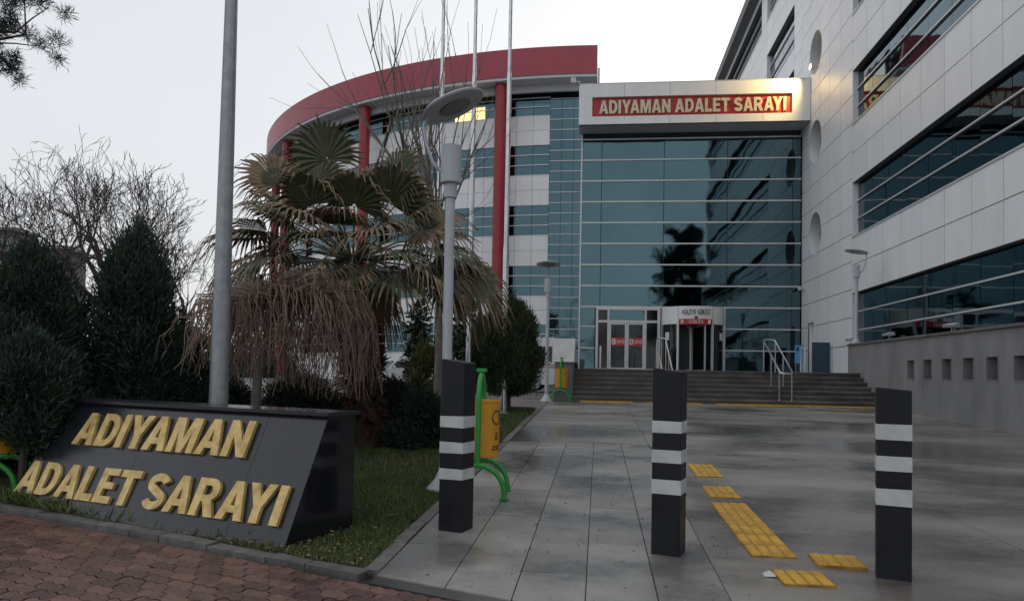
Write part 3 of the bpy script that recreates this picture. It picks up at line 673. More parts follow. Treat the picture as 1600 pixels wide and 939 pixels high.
# white sign box
YS = 34.6; ZS0, ZS1 = 13.0, 14.87
bx0, bx1 = XL - .08, XB - .01
rx0, rx1 = atY(925.5, 165, YS).x, atY(1238, 155, YS).x; rz0, rz1 = 13.36, 14.27
MB().box(bx0 + .03, bx1 - .02, YS + .2, 36.2, ZS0 + .03, ZS1 - .04).build('sign_box_core', 'soffit', hall)
MB().box(bx0 + .01, bx1 - .01, YS + .05, YF + .12, ZS0 + .0, ZS0 + .028).build('sign_box_soffit', 'soffit', hall)
nx = 5
for k in range(nx):
    a, c = bx0 + (bx1 - bx0) * k / nx, bx0 + (bx1 - bx0) * (k + 1) / nx
    piece('cladding', 'white_panel', hall, ((a + c) / 2, YS + .1, (rz1 + ZS1) / 2), (c - a - .012, .2, ZS1 - rz1))
    piece('cladding', 'white_panel', hall, ((a + c) / 2, YS + .1, (ZS0 + rz0) / 2 + .0), (c - a - .012, .2, rz0 - ZS0))
piece('cladding', 'white_panel', hall, ((bx0 + rx0) / 2, YS + .1, (rz0 + rz1) / 2), (rx0 - bx0 - .006, .2, rz1 - rz0 - .012)); piece('cladding', 'white_panel', hall, ((bx1 + rx1) / 2, YS + .1, (rz0 + rz1) / 2), (bx1 - rx1 - .006, .2, rz1 - rz0 - .012))
for k in range(3): piece('cladding', 'white_panel', hall, (bx0 - .0, YS + .36 + .48 * k, (ZS0 + ZS1) / 2), (.04, .47, ZS1 - ZS0))
MB().box(rx0 + .004, rx1 - .004, YS + .14, YS + .19, rz0 + .004, rz1 - .004).build('red_sign_panel', 'red_sign', hall)
MB().box(bx0, bx1, YS + .0, 53, ZS1 + .002, ZS1 + .05).build('roof', 'soffit', hall)
lb_ = atY(936, 176.5, YS); rb_ = atY(1229, 170, YS)
lettering('ADIYAMAN ADALET SARAYI', 'gold_pale', hall, (lb_.x, YS + .135, 13.5), (1, 0, 0), (0, 0, 1), (0, -1, 0), .62, rb_.x - lb_.x, .1, .065, gap=.09, space=.34, block=True)
# floodlight in the lowest lip of the upper porthole, lit
fl = thing('lit_floodlight', 'lit warm floodlight fixed at the upper porthole beside the sign', 'floodlight', (XB - .02, 33.7, 14.95))
MB().box(-.24, -.02, -.14, .14, 0, .2).build('lamp_body', 'soffit', fl, local=True); MB().box(-.255, -.241, -.12, .12, .02, .18).build('lamp_glass', 'flood', fl, local=True)
MB().box(-.04, .1, -.03, .03, .05, .1).build('bracket', 'steel', fl, local=True)
pl = bpy.data.lights.new('flood_light', 'SPOT'); pl.energy = 420; pl.color = (1, .66, .22); pl.shadow_soft_size = .08; pl.spot_size = R(125); pl.spot_blend = .9
po = bpy.data.objects.new('flood_light', pl); COL.objects.link(po); po.location = (XB - .36, 33.7, 15.06)
po.rotation_euler = (po.location - Vector((6.6, 34.65, 14.0))).to_track_quat('Z', 'Y').to_euler()

# ================================================================== CURVED WING
CC = Vector((-2, 86.0, 0)); RO, RWL = 34.5, 32.5
def theta_for(px, r):                               # bearing on the circle of a column seen at pixel px
    k = ray(px, 300); k = k.x / k.y; a, c = R(-75), R(3)
    for _ in range(40):
        m_ = (a + c) / 2; q = (CC.x + r * math.sin(m_)) / (CC.y - r * math.cos(m_))
        a, c = (m_, c) if q < k else (a, m_)
    return math.degrees(a)
def cpt(r, th, z): return Vector((CC.x + r * math.sin(th), CC.y - r * math.cos(th), z))
cw = thing('curved_wing', 'curved office wing with a red roof rim and red columns', 'building', (-6, 54, .7))
def ring_band(r0, r1, z0, z1, t0, t1, n):
    b = MB()
    for k in range(n):
        a, c = t0 + (t1 - t0) * k / n, t0 + (t1 - t0) * (k + 1) / n
        b.add([cpt(r1, a, z0), cpt(r1, c, z0), cpt(r0, c, z0), cpt(r0, a, z0), cpt(r1, a, z1), cpt(r1, c, z1), cpt(r0, c, z1), cpt(r0, a, z1)],
              [(0, 1, 5, 4), (2, 3, 7, 6), (4, 5, 6, 7), (0, 3, 2, 1)] + ([(0, 4, 7, 3)] if k == 0 else []) + ([(1, 2, 6, 5)] if k == n - 1 else []))
    return b
TE = R(2.7); TW = R(-112)
nseg = 23
for k in range(nseg):
    a, c = TW + (TE - TW) * k / nseg, TW + (TE - TW) * (k + 1) / nseg
    ring_band(RO - .3, RO, 22.2, 24.15, a, c - (0 if k == nseg - 1 else .0002), 4).build('fascia', 'red_fascia', cw, smooth=True)
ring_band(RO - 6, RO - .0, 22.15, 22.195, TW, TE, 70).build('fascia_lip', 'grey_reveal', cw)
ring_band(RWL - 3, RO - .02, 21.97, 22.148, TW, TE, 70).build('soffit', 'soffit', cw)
ring_band(RO - 1.4, RO - 1.15, 21.45, 21.97, TW, TE, 70).build('soffit_beam', 'soffit', cw)
b = MB(); b.add([cpt(RO - .29, TW + (TE - TW) * k / 60, 23.9) for k in range(61)] + [Vector((CC.x + 1.6, CC.y, 23.9))], [tuple(range(62))]); b.build('roof', 'grey_reveal', cw)
ring_band(RWL - .9, RWL - .6, .6, 21.97, TW, TE, 60).build('core_wall', 'dark_void', cw)
MB().box(-.35, -.2, 53.6, 84, .6, 23.4).build('end_wall', 'white_panel', cw)
CB = [(2.9, 5.0), (7.0, 9.2), (11.35, 13.55), (15.7, 17.9), (20.0, 21.97)]
DT = R(2.15); TG = R(-3.0); ncol = 36
cpan = 0; cpane = 0; fp = MB(); fg = MB()
def cpiece(name, m, th0, th1, z0, z1, r, t, g_, small):
    tm = (th0 + th1) / 2; w = 2 * r * math.sin((th1 - th0) / 2) - g_; c = cpt(r, tm, (z0 + z1) / 2)
    if small: return piece(name, m, cw, c, (w, t, z1 - z0 - g_), rz=tm)
    q = fp if name == 'panel' else fg; t2 = t / 2; dthe = w / 2 / r
    q.hexa([cpt(r + t2, tm - dthe, z0), cpt(r + t2, tm + dthe, z0), cpt(r - t2, tm + dthe, z0), cpt(r - t2, tm - dthe, z0)], [cpt(r + t2, tm - dthe, z1 - g_), cpt(r + t2, tm + dthe, z1 - g_), cpt(r - t2, tm + dthe, z1 - g_), cpt(r - t2, tm - dthe, z1 - g_)])
for k in range(ncol):
    t1 = TG - DT * k; t0 = t1 - DT
    for i, (za, zb) in enumerate(CB):
        lit = (i == 4 and k in (4, 5))
        for q in range(2 if i == 4 else 3):
            nn_ = 2 if i == 4 else 3; z0 = za + (zb - za) * q / nn_; z1 = za + (zb - za) * (q + 1) / nn_
            o = cpiece('pane', 'lit_room' if (lit and q == 0) else 'glass_teal', t0, t1, z0, z1, RWL - .06, .03, .03, cpane < 295 and k < 22); cpane += 1
        zn = CB[i + 1][0] if i < 4 else None
        if zn:
            for r0, r1 in ((zb, (zb + zn) / 2), ((zb + zn) / 2, zn)):
                cpiece('panel', 'white_panel', t0, t1, r0, r1, RWL, .05, .022, cpan < 298); cpan += 1
    cpiece('panel', 'white_panel', t0, t1, .7, 1.8, RWL, .05, .022, cpan < 298); cpiece('panel', 'white_panel', t0, t1, 1.8, 2.9, RWL, .05, .022, cpan < 298)
fp.build('panel_field', 'white_panel', cw)['kind'] = 'stuff'; fg.build('pane_field', 'glass_teal', cw)['kind'] = 'stuff'
for za, zb in CB:
    for q in range(0, 4):
        z = za + (zb - za) * q / 3
        if za == 20.0 and q == 3: continue
        ring_band(RWL - .02, RWL + .05, z - .03, z + .03, TW, TG, 60).build('glazing_bar', 'alu', cw)
gt = [TG, R(-1.5), 0, R(1.4), TE]
nz = 28
for i in range(4):
    for k in range(nz):
        z0 = .9 + (21.95 - .9) * k / nz; z1 = .9 + (21.95 - .9) * (k + 1) / nz
        tm = (gt[i] + gt[i + 1]) / 2; piece('tall_pane', 'glass_teal', cw, cpt(RWL - .04, tm, (z0 + z1) / 2), (RWL * (gt[i + 1] - gt[i]) - .025, .03, z1 - z0 - .004), rz=tm + random.gauss(0, .003), rx=random.gauss(0, .003))
for k in range(nz + 1):
    z = .9 + (21.95 - .9) * k / nz; ring_band(RWL - .03, RWL + .05, z - .025, z + .025, TG, TE, 3).build('glazing_bar', 'alu', cw)
_t = [theta_for(p, RO - .75) for p in (780, 567, 447)]
for th in _t + [2 * _t[2] - _t[1], 3 * _t[2] - 2 * _t[1]]:
    c = cpt(RO - .75, R(th), 0); b = MB(); b.lathe([(.43, .5), (.43, 21.98)], (c.x, c.y, 0), 20); b.build('column', 'red_column', cw, smooth=True)
    b = MB(); b.lathe([(.5, .5), (.5, 1.0), (.44, 1.05)], (c.x, c.y, 0), 20); b.build('column_base', 'concrete_wall', cw, smooth=True)

# ================================================================== BOLLARDS
def bollard(loc, h, stripes, label, tilt=.03):
    t = thing('bollard', label, 'bollard', loc, R(-17), 'striped bollards across the forecourt'); w = .1075
    b = MB(); b.hexa([(-w, -w, -.05), (w, -w, -.05), (w, w, -.05), (-w, w, -.05)], [(-w, -w, h), (w, -w, h - tilt), (w, w, h - tilt), (-w, w, h)]); o = b.build('post', 'black_paint', t, local=True)
    md = o.modifiers.new('bevel', 'BEVEL'); md.width = .006; md.segments = 2
    e = w + .002
    for a, c in stripes:
        s = MB(); d = .004 * random.uniform(-1, 1)
        s.hexa([(-e, -e, a), (e, -e, a + d), (e, e, a), (-e, e, a - d)], [(-e, -e, c), (e, -e, c - d), (e, e, c), (-e, e, c + d)]); s.build('stripe', 'white_paint', t, local=True)
bollard((-1.165, 6.26, gz(6.26)), 1.42, [(.425, .515), (.64, .735), (.855, .945)], 'tall black bollard with white bands in front of the yellow bin')
bollard((.54, 5.82, gz(5.82)), 1.385, [(.45, .556), (.68, .775), (.90, .99)], 'tall black bollard with white bands beside the yellow guide tiles')
bollard((2.02, 5.48, gz(5.48)), 1.285, [(.49, .60), (.72, .82), (.93, 1.035)], 'shorter black bollard with white bands standing alone on open concrete', .02)

# ================================================================== GRANITE MONUMENT
A = Vector((-2.29, 5.37, gz(5.37) - .02)); LEN, DEP = 3.42, .8
def on_plane(px, py, p0, n): d = ray(px, py); c = Vector((0, 0, HC)); return c + d * ((p0 - c).dot(n) / d.dot(n))
TF = on_plane(514, 650, A, SU); dtop = (TF - A).dot(SV); htop = TF.z
mon = thing('granite_monument', 'sloping black granite monument with gold lettering on the lawn edge', 'monument', A - SU * LEN / 2)
def mp(s, d, z): p = A - SU * s + SV * d; return Vector((p.x, p.y, z))
def z0_(s, d): return gz(mp(s, d, 0).y) - .03
# face made of three slabs of stone with fine joints, over a core
def end_poly(s): return [mp(s, .012, z0_(s, 0)), mp(s, DEP - .01, z0_(s, DEP)), mp(s, DEP - .01, htop), mp(s, dtop + .012, htop)]
b = MB(); a_, c_ = end_poly(.012), end_poly(LEN - .012); b.hexa(a_, c_); b.build('core', 'granite_edge', mon)
for s0, s1 in ((0, .62), (.62, 2.0), (2.0, LEN)):
    g_ = .002; f = [mp(s0 + g_, 0, z0_(s0, 0)), mp(s1 - g_, 0, z0_(s1, 0)), mp(s1 - g_, dtop, htop), mp(s0 + g_, dtop, htop)]
    b = MB(); b.prism(f, SV * .011 + Vector((0, 0, -.004))); b.build('face_slab', 'granite', mon)
for s in (0, LEN - .011):
    b = MB(); p4 = [mp(s, .0135, z0_(s, 0)), mp(s, DEP, z0_(s, DEP)), mp(s, DEP, htop), mp(s, dtop + .0135, htop)]; b.prism(p4, -SU * .011); b.build('end_slab', 'granite_edge', mon)
b = MB(); b.hexa([mp(-.03, dtop - .05, htop + .001), mp(LEN + .03, dtop - .05, htop + .001), mp(LEN + .03, DEP + .03, htop + .001), mp(-.03, DEP + .03, htop + .001)],
                 [mp(-.03, dtop - .05, htop + .03), mp(LEN + .03, dtop - .05, htop + .03), mp(LEN + .03, DEP + .03, htop + .03), mp(-.03, DEP + .03, htop + .03)]); b.build('top_slab', 'granite', mon)
fu = SU; fv = (mp(0, dtop, htop) - mp(0, 0, z0_(0, 0))).normalized(); fn = fu.cross(fv).normalized()
if fn.y > 0: fn = -fn
def fp2(px, py): p = on_plane(px, py, mp(0, 0, z0_(0, 0)), fn); q = p - mp(LEN, 0, z0_(0, 0)); return q.dot(fu), q.dot(fv)
o_ = mp(LEN, 0, z0_(0, 0))
for txt, bl, br, tr in (('ADIYAMAN', (116, 695), (384, 717), (402, 660)), ('ADALET SARAYI', (26, 769), (436, 824), (447, 760))):
    ul, vl = fp2(*bl); ur, vr = fp2(*br); ut, vt = fp2(*tr); dirv = (fu * (ur - ul) + fv * (vr - vl)).normalized()
    lettering(txt, 'gold', mon, o_ + fu * ul + fv * vl + fn * .006, dirv, fv, fn, vt - vr, (ur - ul), .03, .07, gap=.085, space=.32, block=True)

# ================================================================== POLES
pb = atY(341, 640, 7.3)
gpole = thing('galvanised_pole', 'thick galvanised steel pole rising behind the granite monument', 'pole', (pb.x, 7.3, gz(7.3)))
b = MB(); b.lathe([(.105, -.05), (.098, .3), (.062, 5.2), (.05, 7.5)], n=14); b.build('shaft', 'galv', gpole, smooth=True, local=True)
b = MB(); b.box(-.18, .18, -.18, .18, -.03, .03); b.build('base_plate', 'galv', gpole, local=True)
for px, py, lab in ((789.5, 466, 'tall silver flagpole in front of the red column'), (735.5, 412, 'tall silver flagpole between two other flagpoles'), (683, 480, 'tall silver flagpole behind the bare upright tree')):
    p = atY(px, py, 17.5); t = thing('flagpole', lab, 'flagpole', (p.x, 17.5, gz(17.5)), 0, 'flagpoles behind the lawn')
    MB().lathe([(.075, 0), (.07, 3.9), (.058, 4.0), (.055, 8), (.045, 8.1), (.04, 12)], n=10).build('shaft', 'chrome', t, smooth=True, local=True)
    MB().lathe([(.14, -.05), (.14, .03), (.09, .08)], n=12).build('foot', 'galv', t, local=True); MB().lathe([(.02, 12), (.07, 12.05), (.07, 12.12), (.02, 12.18)], n=10).build('finial', 'chrome', t, smooth=True, local=True)

# ================================================================== DISC LAMPS
def disc_lamp(loc, az, label, hp=3.28, tilt=R(20), taper=False):
    t = thing('disc_lamp', label, 'street lamp', loc, az, 'grey disc lamps'); r0 = .075 if taper else .058
    MB().lathe([(r0, 0), (r0, .2), (.055 if not taper else .06, .3), (.052, hp)], n=14).build('pole', 'lamp_grey', t, smooth=True, local=True)
    MB().lathe([(.2, -.04), (.19, .02), (.1, .12), (.07, .2)], n=16).build('base_cone', 'lamp_grey', t, smooth=True, local=True)
    MB().lathe([(.07, hp - .16), (.07, hp - .02), (.112, hp), (.112, hp + .4), (.1, hp + .41)], n=18).build('head', 'lamp_grey', t, smooth=True, local=True)
    c = Vector((0, 0, hp + .85)); mt = Matrix.Rotation(-tilt, 3, 'Y'); edge = c + mt @ Vector((-.3, 0, 0))
    am = MB()
    for s in (-1, 1):
        am.tube([(-.1, .03 * s, hp + .12), (-.2, .035 * s, hp + .22), (-.27, .03 * s, hp + .42), (-.31, .012 * s, hp + .62), edge + Vector((0, .01 * s, -.02))], [.02, .02, .018, .017, .02], 6)
    am.build('arm', 'lamp_grey', t, smooth=True, local=True)
    d = MB(); d.lathe([(.0, .045), (.2, .044), (.34, .02), (.37, 0), (.36, -.018), (.2, -.024), (0.0, -.02)], c, 36, mt); d.build('disc', 'lamp_grey', t, smooth=True, local=True)
    d = MB(); d.lathe([(.0, -.0245), (.185, -.026), (.18, -.038), (.0, -.04)], c + mt @ Vector((.02, 0, 0)), 24, mt); d.build('lens', 'lamp_dark', t, smooth=True, local=True)
    return t
q = gp(694, 765); disc_lamp((q.x, q.y, q.z), R(6), 'tall grey disc lamp rising behind the bollard and yellow bin', hp=3.3, tilt=R(24))
q = gp(853.5, 627); disc_lamp((q.x, 22.5, gz(22.5)), R(-85), 'grey disc lamp standing at the corner of the stairs', hp=3.25, tilt=R(6))
q = atX(1338, 530, XW + .2); disc_lamp((XW + .2, q.y, WT + .05), R(178), 'short grey disc lamp standing on the concrete wall', hp=2.2, tilt=R(10), taper=True)
q = atY(602, 600, 48); disc_lamp((q.x, 48, gz(48)), R(80), 'small distant disc lamp in front of the curved wing', tilt=R(4))
for i, px in enumerate((1329, 1389, 1487)):
    q = atX(px, 525, XW + .12); t = thing('floodlight', ['small white floodlight at the foot of the short lamp', 'small white floodlight on the wall, next one along from the short lamp', 'small white floodlight farthest along the wall from the short lamp'][i], 'floodlight', (XW + .12, q.y, WT + .06), R(15 * i), 'floodlights on the concrete wall')
    MB().tube([(0, 0, 0), (0, 0, .12)], .018, 6).build('stem', 'lamp_grey', t, local=True); b = MB(); b.hexa([(-.1, -.14, .1), (.1, -.14, .12), (.1, .14, .12), (-.1, .14, .1)], [(-.12, -.16, .17), (.08, -.14, .22), (.08, .14, .22), (-.12, .16, .17)]); b.build('housing', 'lamp_grey', t, local=True)
    MB().box(-.125, -.105, -.13, .13, .105, .165).build('lens', 'lamp_dark', t, local=True)

# ================================================================== LITTER BINS
def litter_bin(loc, rz, label):
    t = thing('litter_bin', label, 'litter bin', loc, rz, 'yellow bins on green tube frames')
    f = MB(); hw = .26; n = 12
    path = [(0, -hw, .3)] + [(0, -hw * math.cos(math.pi * i / n), .98 + hw * math.sin(math.pi * i / n)) for i in range(n + 1)] + [(0, hw, .3)]
    MB().tube(path, .027, 10).build('hoop', 'green', t, smooth=True, local=True)
    for s in (-1, 1):
        MB().tube([(-.27, s * hw, 0)] + [(-.27 * math.cos(math.pi * i / n), s * hw, .06 + .27 * math.sin(math.pi * i / n)) for i in range(n + 1)] + [(.27, s * hw, 0)], .027, 10).build('foot_arch', 'green', t, smooth=True, local=True)
        for e in (-.27, .27): MB().lathe([(.05, 0), (.05, .012), (.03, .014)], (e, s * hw, 0), 10).build('foot_plate', 'green', t, local=True)
        MB().tube([(0, s * (hw + .01), .78), (0, s * .17, .78)], .016, 6).build('pivot', 'steel', t, local=True)
    MB().box(-.05, .05, -.06, .06, 1.262, 1.3).build('top_bracket', 'green', t, local=True)
    b = MB(); k = 24; prof = [(.165, .39), (.19, .4), (.195, .95), (.202, .955), (.202, .975), (.19, .975), (.182, .45), (.0, .45)]; b.lathe(prof, n=k); bk = b.build('bucket', 'yellow_bin', t, smooth=True, local=True)
    # printed emblem and lettering wrapped on the shell
    e = MB()
    def on(a, z, r=.1965): return Vector((r * math.sin(a), -r * math.cos(a), z))
    for a0 in (R(62), R(-118)):
        m_ = 18
        for i in range(m_):
            p = [(a0 + (.30 + d) * math.cos(q_), .80 + (.062 + d * .2) * math.sin(q_)) for q_ in (2 * math.pi * i / m_, 2 * math.pi * (i + 1) / m_) for d in (0, .07)]
            e.add([on(*p[0]), on(*p[1]), on(*p[3]), on(*p[2])], [(0, 1, 2, 3)])
        for zz, w in ((.63, .1), (.60, .16), (.575, .12), (.50, .28), (.472, .34)):
            for j in range(3): a1 = a0 - w + j * w * .7; e.add([on(a1, zz), on(a1 + w * .5, zz), on(a1 + w * .5, zz + .016), on(a1, zz + .016)], [(0, 1, 2, 3)])
    tag(e.build('printed_emblem', 'ink', bk, local=True, fix=False), kind='stuff')
    return t
litter_bin((-1.2, 7.75, gz(7.75) + .01), R(3), 'yellow bin on green tube frame just behind the tall bollard')
litter_bin((-1.1, 22.75, gz(22.75) + .01), R(-4), 'yellow bin on green tube frame in front of the stair cheek')
q = atY(-4, 700, 7.0); litter_bin((q.x, 7.0, gz(7.0)), R(20), 'yellow bin half hidden by the hedge beyond the granite monument')

# ================================================================== HANDRAILS, BARRIERS ON THE LANDING
def stair_rail(x0, x1, label):
    t = thing('handrail', label, 'handrail', ((x0 + x1) / 2, Y0, ZB), 0, 'steel handrails on the stairs')
    def zs(y): return ZB + RISE * min(NST, max(0, math.floor((y - Y0) / TREAD) + 1))
    ya, yb = Y0 + .1, YL + .1; za, zb_ = ZB + .98, ZL + 1.0; H = Vector
    loop = [H((x0, ya, za)), H((x0, yb, zb_)), H((x0 + .06, yb + .1, zb_ + .03)), H((x1 - .06, yb + .1, zb_ + .03)), H((x1, yb, zb_)), H((x1, ya, za)), H((x1 - .06, ya - .1, za - .05)), H((x0 + .06, ya - .1, za - .05)), H((x0, ya, za))]
    MB().tube(loop, .026, 8, cap=False).build('rail', 'steel', t, smooth=True)
    for x in (x0, x1):
        for y in (ya + .05, (ya + yb) / 2, yb - .05):
            zt = za + (zb_ - za) * (y - ya) / (yb - ya); MB().tube([(x, y, zs(y) - .03), (x, y, zt)], .019, 8).build('post', 'steel', t, smooth=True); MB().lathe([(.045, 0), (.045, .012), (.03, .02)], (x, y, zs(y) - .012), 10).build('foot_plate', 'steel', t)
q0 = atY(1193, 540, YL + .1).x; stair_rail(q0, q0 + .36, 'steel handrail loop on the stairs in front of the glass wall')
q0 = atY(1026, 540, YL + .1).x; stair_rail(q0, q0 + .3, 'steel handrail loop on the stairs in front of the revolving door')
for px, Y, lab in ((938, 35.0, 'white hoop rail beside the glazed double door'), (1254.5, 33.0, 'white hoop rail by the blue poster and the side door')):
    p = atY(px, 560, Y); t = thing('hoop_rail', lab, 'rail', (p.x, Y, ZL), 0, 'white hoop rails on the landing')
    MB().tube([(-.0, -.3, 0), (0, -.3, .95), (0, -.22, 1.08), (0, .22, 1.08), (0, .3, .95), (0, .3, 0)], .04, 8).build('hoop', 'white_paint', t, smooth=True, local=True)
    for s in (-.3, .3): MB().lathe([(.08, 0), (.08, .012), (.05, .02)], (0, s, 0), 10).build('foot_plate', 'steel', t, local=True)
p = atY(1250, 560, 34.4); b = MB().box(p.x - .22, p.x + .18, 34.38, 34.42, ZL + .45, ZL + 1.25); t = thing('blue_poster', 'small blue poster board by the side door', 'poster', (p.x, 34.4, ZL))
b.build('board', 'blue_poster', t); MB().box(p.x - .16, p.x - .06, 34.372, 34.379, ZL + 1.0, ZL + 1.15).build('print', 'ink', t)
for s in (-.18, .14): MB().box(p.x + s - .015, p.x + s + .015, 34.42, 34.45, ZL, ZL + 1.2).build('leg', 'steel', t)
pa = atY(1270, 578, 31.5).x
bp_ = thing('blue_board', 'dark blue sheet board propped before the side door', 'board', (pa + .3, 31.5, ZL))
MB().box(pa, pa + .62, 31.48, 31.52, ZL + .04, ZL + 1.22).build('sheet', 'blue_metal', bp_)
fr = MB(); fr.box(pa - .03, pa - .002, 31.47, 31.53, ZL, ZL + 1.25); fr.box(pa + .622, pa + .65, 31.47, 31.53, ZL, ZL + 1.25); fr.box(pa, pa + .62, 31.47, 31.53, ZL + 1.222, ZL + 1.25); fr.build('frame', 'blue_metal', bp_)
bb = thing('crowd_barrier', 'blue barred crowd barrier standing against the white wall', 'barrier', (pa + .95, 31.0, ZL)); xa, ya = pa + .72, 31.3
def bl(s): return (xa + .5 * s, ya - .9 * s)
MB().tube([(*bl(0), ZL), (*bl(0), ZL + 1.1), (*bl(1), ZL + 1.1), (*bl(1), ZL)], .02, 8).build('frame', 'blue_metal', bb, smooth=True); MB().tube([(*bl(0), ZL + .15), (*bl(1), ZL + .15)], .014, 6).build('lower_rail', 'blue_metal', bb)
for k in range(1, 8): MB().tube([(*bl(k / 8), ZL + .15), (*bl(k / 8), ZL + 1.1)], .01, 6).build('bar', 'blue_metal', bb)
p = atY(1248, 450, 35.7); t = thing('security_camera', 'small white security camera where glass meets panels', 'camera', (p.x + .12, 35.7, p.z))
MB().tube([(0, 0, 0), (-.12, -.05, 0)], .03, 8).build('arm', 'white_paint', t, local=True); MB().tube([(-.1, .05, -.02), (-.14, -.3, -.06)], .07, 10).build('housing', 'white_paint', t, local=True)
p = atY(903, 139, 36.0); t = thing('spot_fixture', 'small pale spotlight fixed at the left end of the sign box', 'floodlight', (bx0 - .0, 35.2, p.z))
MB().tube([(0, 0, 0), (-.25, 0, .05)], .03, 6).build('arm', 'white_paint', t, local=True); MB().lathe([(.06, -.12), (.12, -.1), (.12, .12), (.06, .14)], (-.32, 0, .08), 12).build('housing', 'white_paint', t, local=True)

# ================================================================== VEHICLES
def loft(secs):                                     # rings of equal length joined end to end
    b = MB(); n = len(secs[0]); b.v = [tuple(p) for s in secs for p in s]
    b.f = [(i * n + j, i * n + (j + 1) % n, (i + 1) * n + (j + 1) % n, (i + 1) * n + j) for i in range(len(secs) - 1) for j in range(n)] + [tuple(reversed(range(n))), tuple(range((len(secs) - 1) * n, len(secs) * n))]
    return b
def wheels(t, xs, half, r):
    for x in xs:
        for s in (-1, 1):
            mt = Matrix.Rotation(R(90), 3, 'X'); w = MB(); w.lathe([(r - .06, -.1), (r, -.07), (r, .07), (r - .06, .1)], (x, s * (half - .09), r), 20, mt); o = w.build('wheel', 'tyre', t, smooth=True, local=True)
            h = MB(); h.lathe([(.02, .0), (r - .07, -.0), (r - .09, .02)], (x, s * (half + .012), r), 16, mt); h.build('rim', 'rim', o, local=True)
def hatchback(loc, rz, label):
    t = thing('parked_car', label, 'car', loc, rz); secs = []
    for x, zb, zt, w in ((-1.95, .35, .62, .72), (-1.85, .25, .82, .80), (-1.2, .2, .88, .84), (-.6, .2, .93, .85), (.9, .2, .95, .85), (1.7, .22, .93, .82), (1.92, .35, .85, .76)):
        secs.append([(x, -w, zb), (x, -w - .02, (zb + zt) / 2), (x, -w * .94, zt), (x, w * .94, zt), (x, w + .02, (zb + zt) / 2), (x, w, zb)])
    bd = loft(secs).build('body', 'car_white', t, smooth=True, local=True); cab = []
    for x, zt, w in ((-.95, .93, .76), (-.35, 1.36, .66), (.1, 1.46, .64), (1.0, 1.44, .64), (1.55, 1.3, .64), (1.85, .93, .72)): cab.append([(x, -.79 if zt > 1 else -w, .9), (x, -w, zt), (x, w, zt), (x, .79 if zt > 1 else w, .9)])
    cb = loft(cab).build('cabin', 'car_white', t, smooth=True, local=True)
    b = MB(); b.add([(-.93, -.70, .965), (-.93, .70, .965), (-.39, .6, 1.345), (-.39, -.6, 1.345)], [(0, 1, 2, 3)]); b.prism([Vector(v) + Vector((-.012, 0, .012)) for v in b.v[:4]], (-.004, 0, .004)); b.build('windscreen', 'car_glass', t, local=True)
    b = MB(); b.prism([(1.845, -.62, 1.0), (1.845, .62, 1.0), (1.6, .56, 1.28), (1.6, -.56, 1.28)], (.02, 0, .008)); b.build('rear_window', 'car_glass', t, local=True)
    for s in (-1, 1):
        for x0, x1, x2, x3 in ((-.72, .28, .28, -.2), (.36, 1.4, 1.28, .36)):
            b = MB(); b.prism([(x0, s * .792, .97), (x1, s * .792, .97), (x2, s * .672, 1.36), (x3, s * .668, 1.36)], (0, s * .008, 0)); b.build('side_window', 'car_glass', t, local=True)
        MB().lathe([(.02, -.08), (.08, -.05), (.08, .05), (.02, .08)], (-.62, s * .93, 1.0), 10).build('mirror', 'car_white', t, local=True)
        b = MB(); b.hexa([(-1.93, s * .45, .62), (-1.84, s * .78, .62), (-1.7, s * .8, .64), (-1.86, s * .45, .64)], [(-1.88, s * .45, .76), (-1.8, s * .77, .78), (-1.65, s * .79, .8), (-1.82, s * .45, .78)]); b.build('headlight', 'head_lamp', t, local=True)
        b = MB().box(1.86, 1.93, s * .5 - .12, s * .5 + .18, .68, .85); b.build('tail_light', 'car_red', t, local=True)
    wheels(t, (-1.25, 1.3), .85, .3); return t
q = atY(613, 590, 44); hatchback((q.x, 44, gz(44)), R(55), 'white hatchback parked behind the palm')
def minibus(loc, rz, label):
    t = thing('minibus', label, 'van', loc, rz); secs = []
    for x, zb, zt, w in ((-2.6, .45, 1.0, .85), (-2.45, .3, 1.15, .95), (-1.75, .3, 2.15, .95), (-1.4, .3, 2.32, .95), (2.4, .3, 2.35, .95), (2.55, .4, 2.2, .93)):
        secs.append([(x, -w, zb), (x, -w - .02, min(zt, 1.2)), (x, -w * .86, zt), (x, w * .86, zt), (x, w + .02, min(zt, 1.2)), (x, w, zb)])
    loft(secs).build('body', 'car_white', t, smooth=True, local=True)
    for s in (-1, 1):
        for x0, x1 in ((-1.6, -.75), (-.65, .4), (.5, 1.45), (1.55, 2.35)):
            b = MB(); b.prism([(x0, s * .972, 1.3), (x1, s * .972, 1.3), (x1, s * .875, 1.95), (x0 + (.25 if x0 < -1 else 0), s * .875, 1.95)], (0, s * .01, 0)); b.build('side_window', 'car_glass', t, local=True)
        for z in (1.02, 1.12): MB().box(-2.3, 2.5, s * .965 - .006, s * .965 + .012, z, z + .045).build('stripe', 'car_red', t, local=True)
    b = MB(); b.prism([(2.555, -.7, 1.3), (2.555, .7, 1.3), (2.53, .62, 2.0), (2.53, -.62, 2.0)], (.03, 0, 0)); b.build('rear_window', 'car_glass', t, local=True)
    b = MB(); b.prism([(-2.44, -.8, 1.2), (-2.44, .8, 1.2), (-1.83, .72, 2.1), (-1.83, -.72, 2.1)], (-.02, 0, .02)); b.build('windscreen', 'car_glass', t, local=True)
    for s in (-1, 1): MB().box(-2.63, -2.5, s * .6 - .16, s * .6 + .16, .7, .92).build('headlight', 'head_lamp', t, local=True); MB().box(2.52, 2.58, s * .82 - .06, s * .82 + .06, .8, 1.2).build('tail_light', 'car_red', t, local=True)
    wheels(t, (-1.7, 1.6), .95, .34); return t
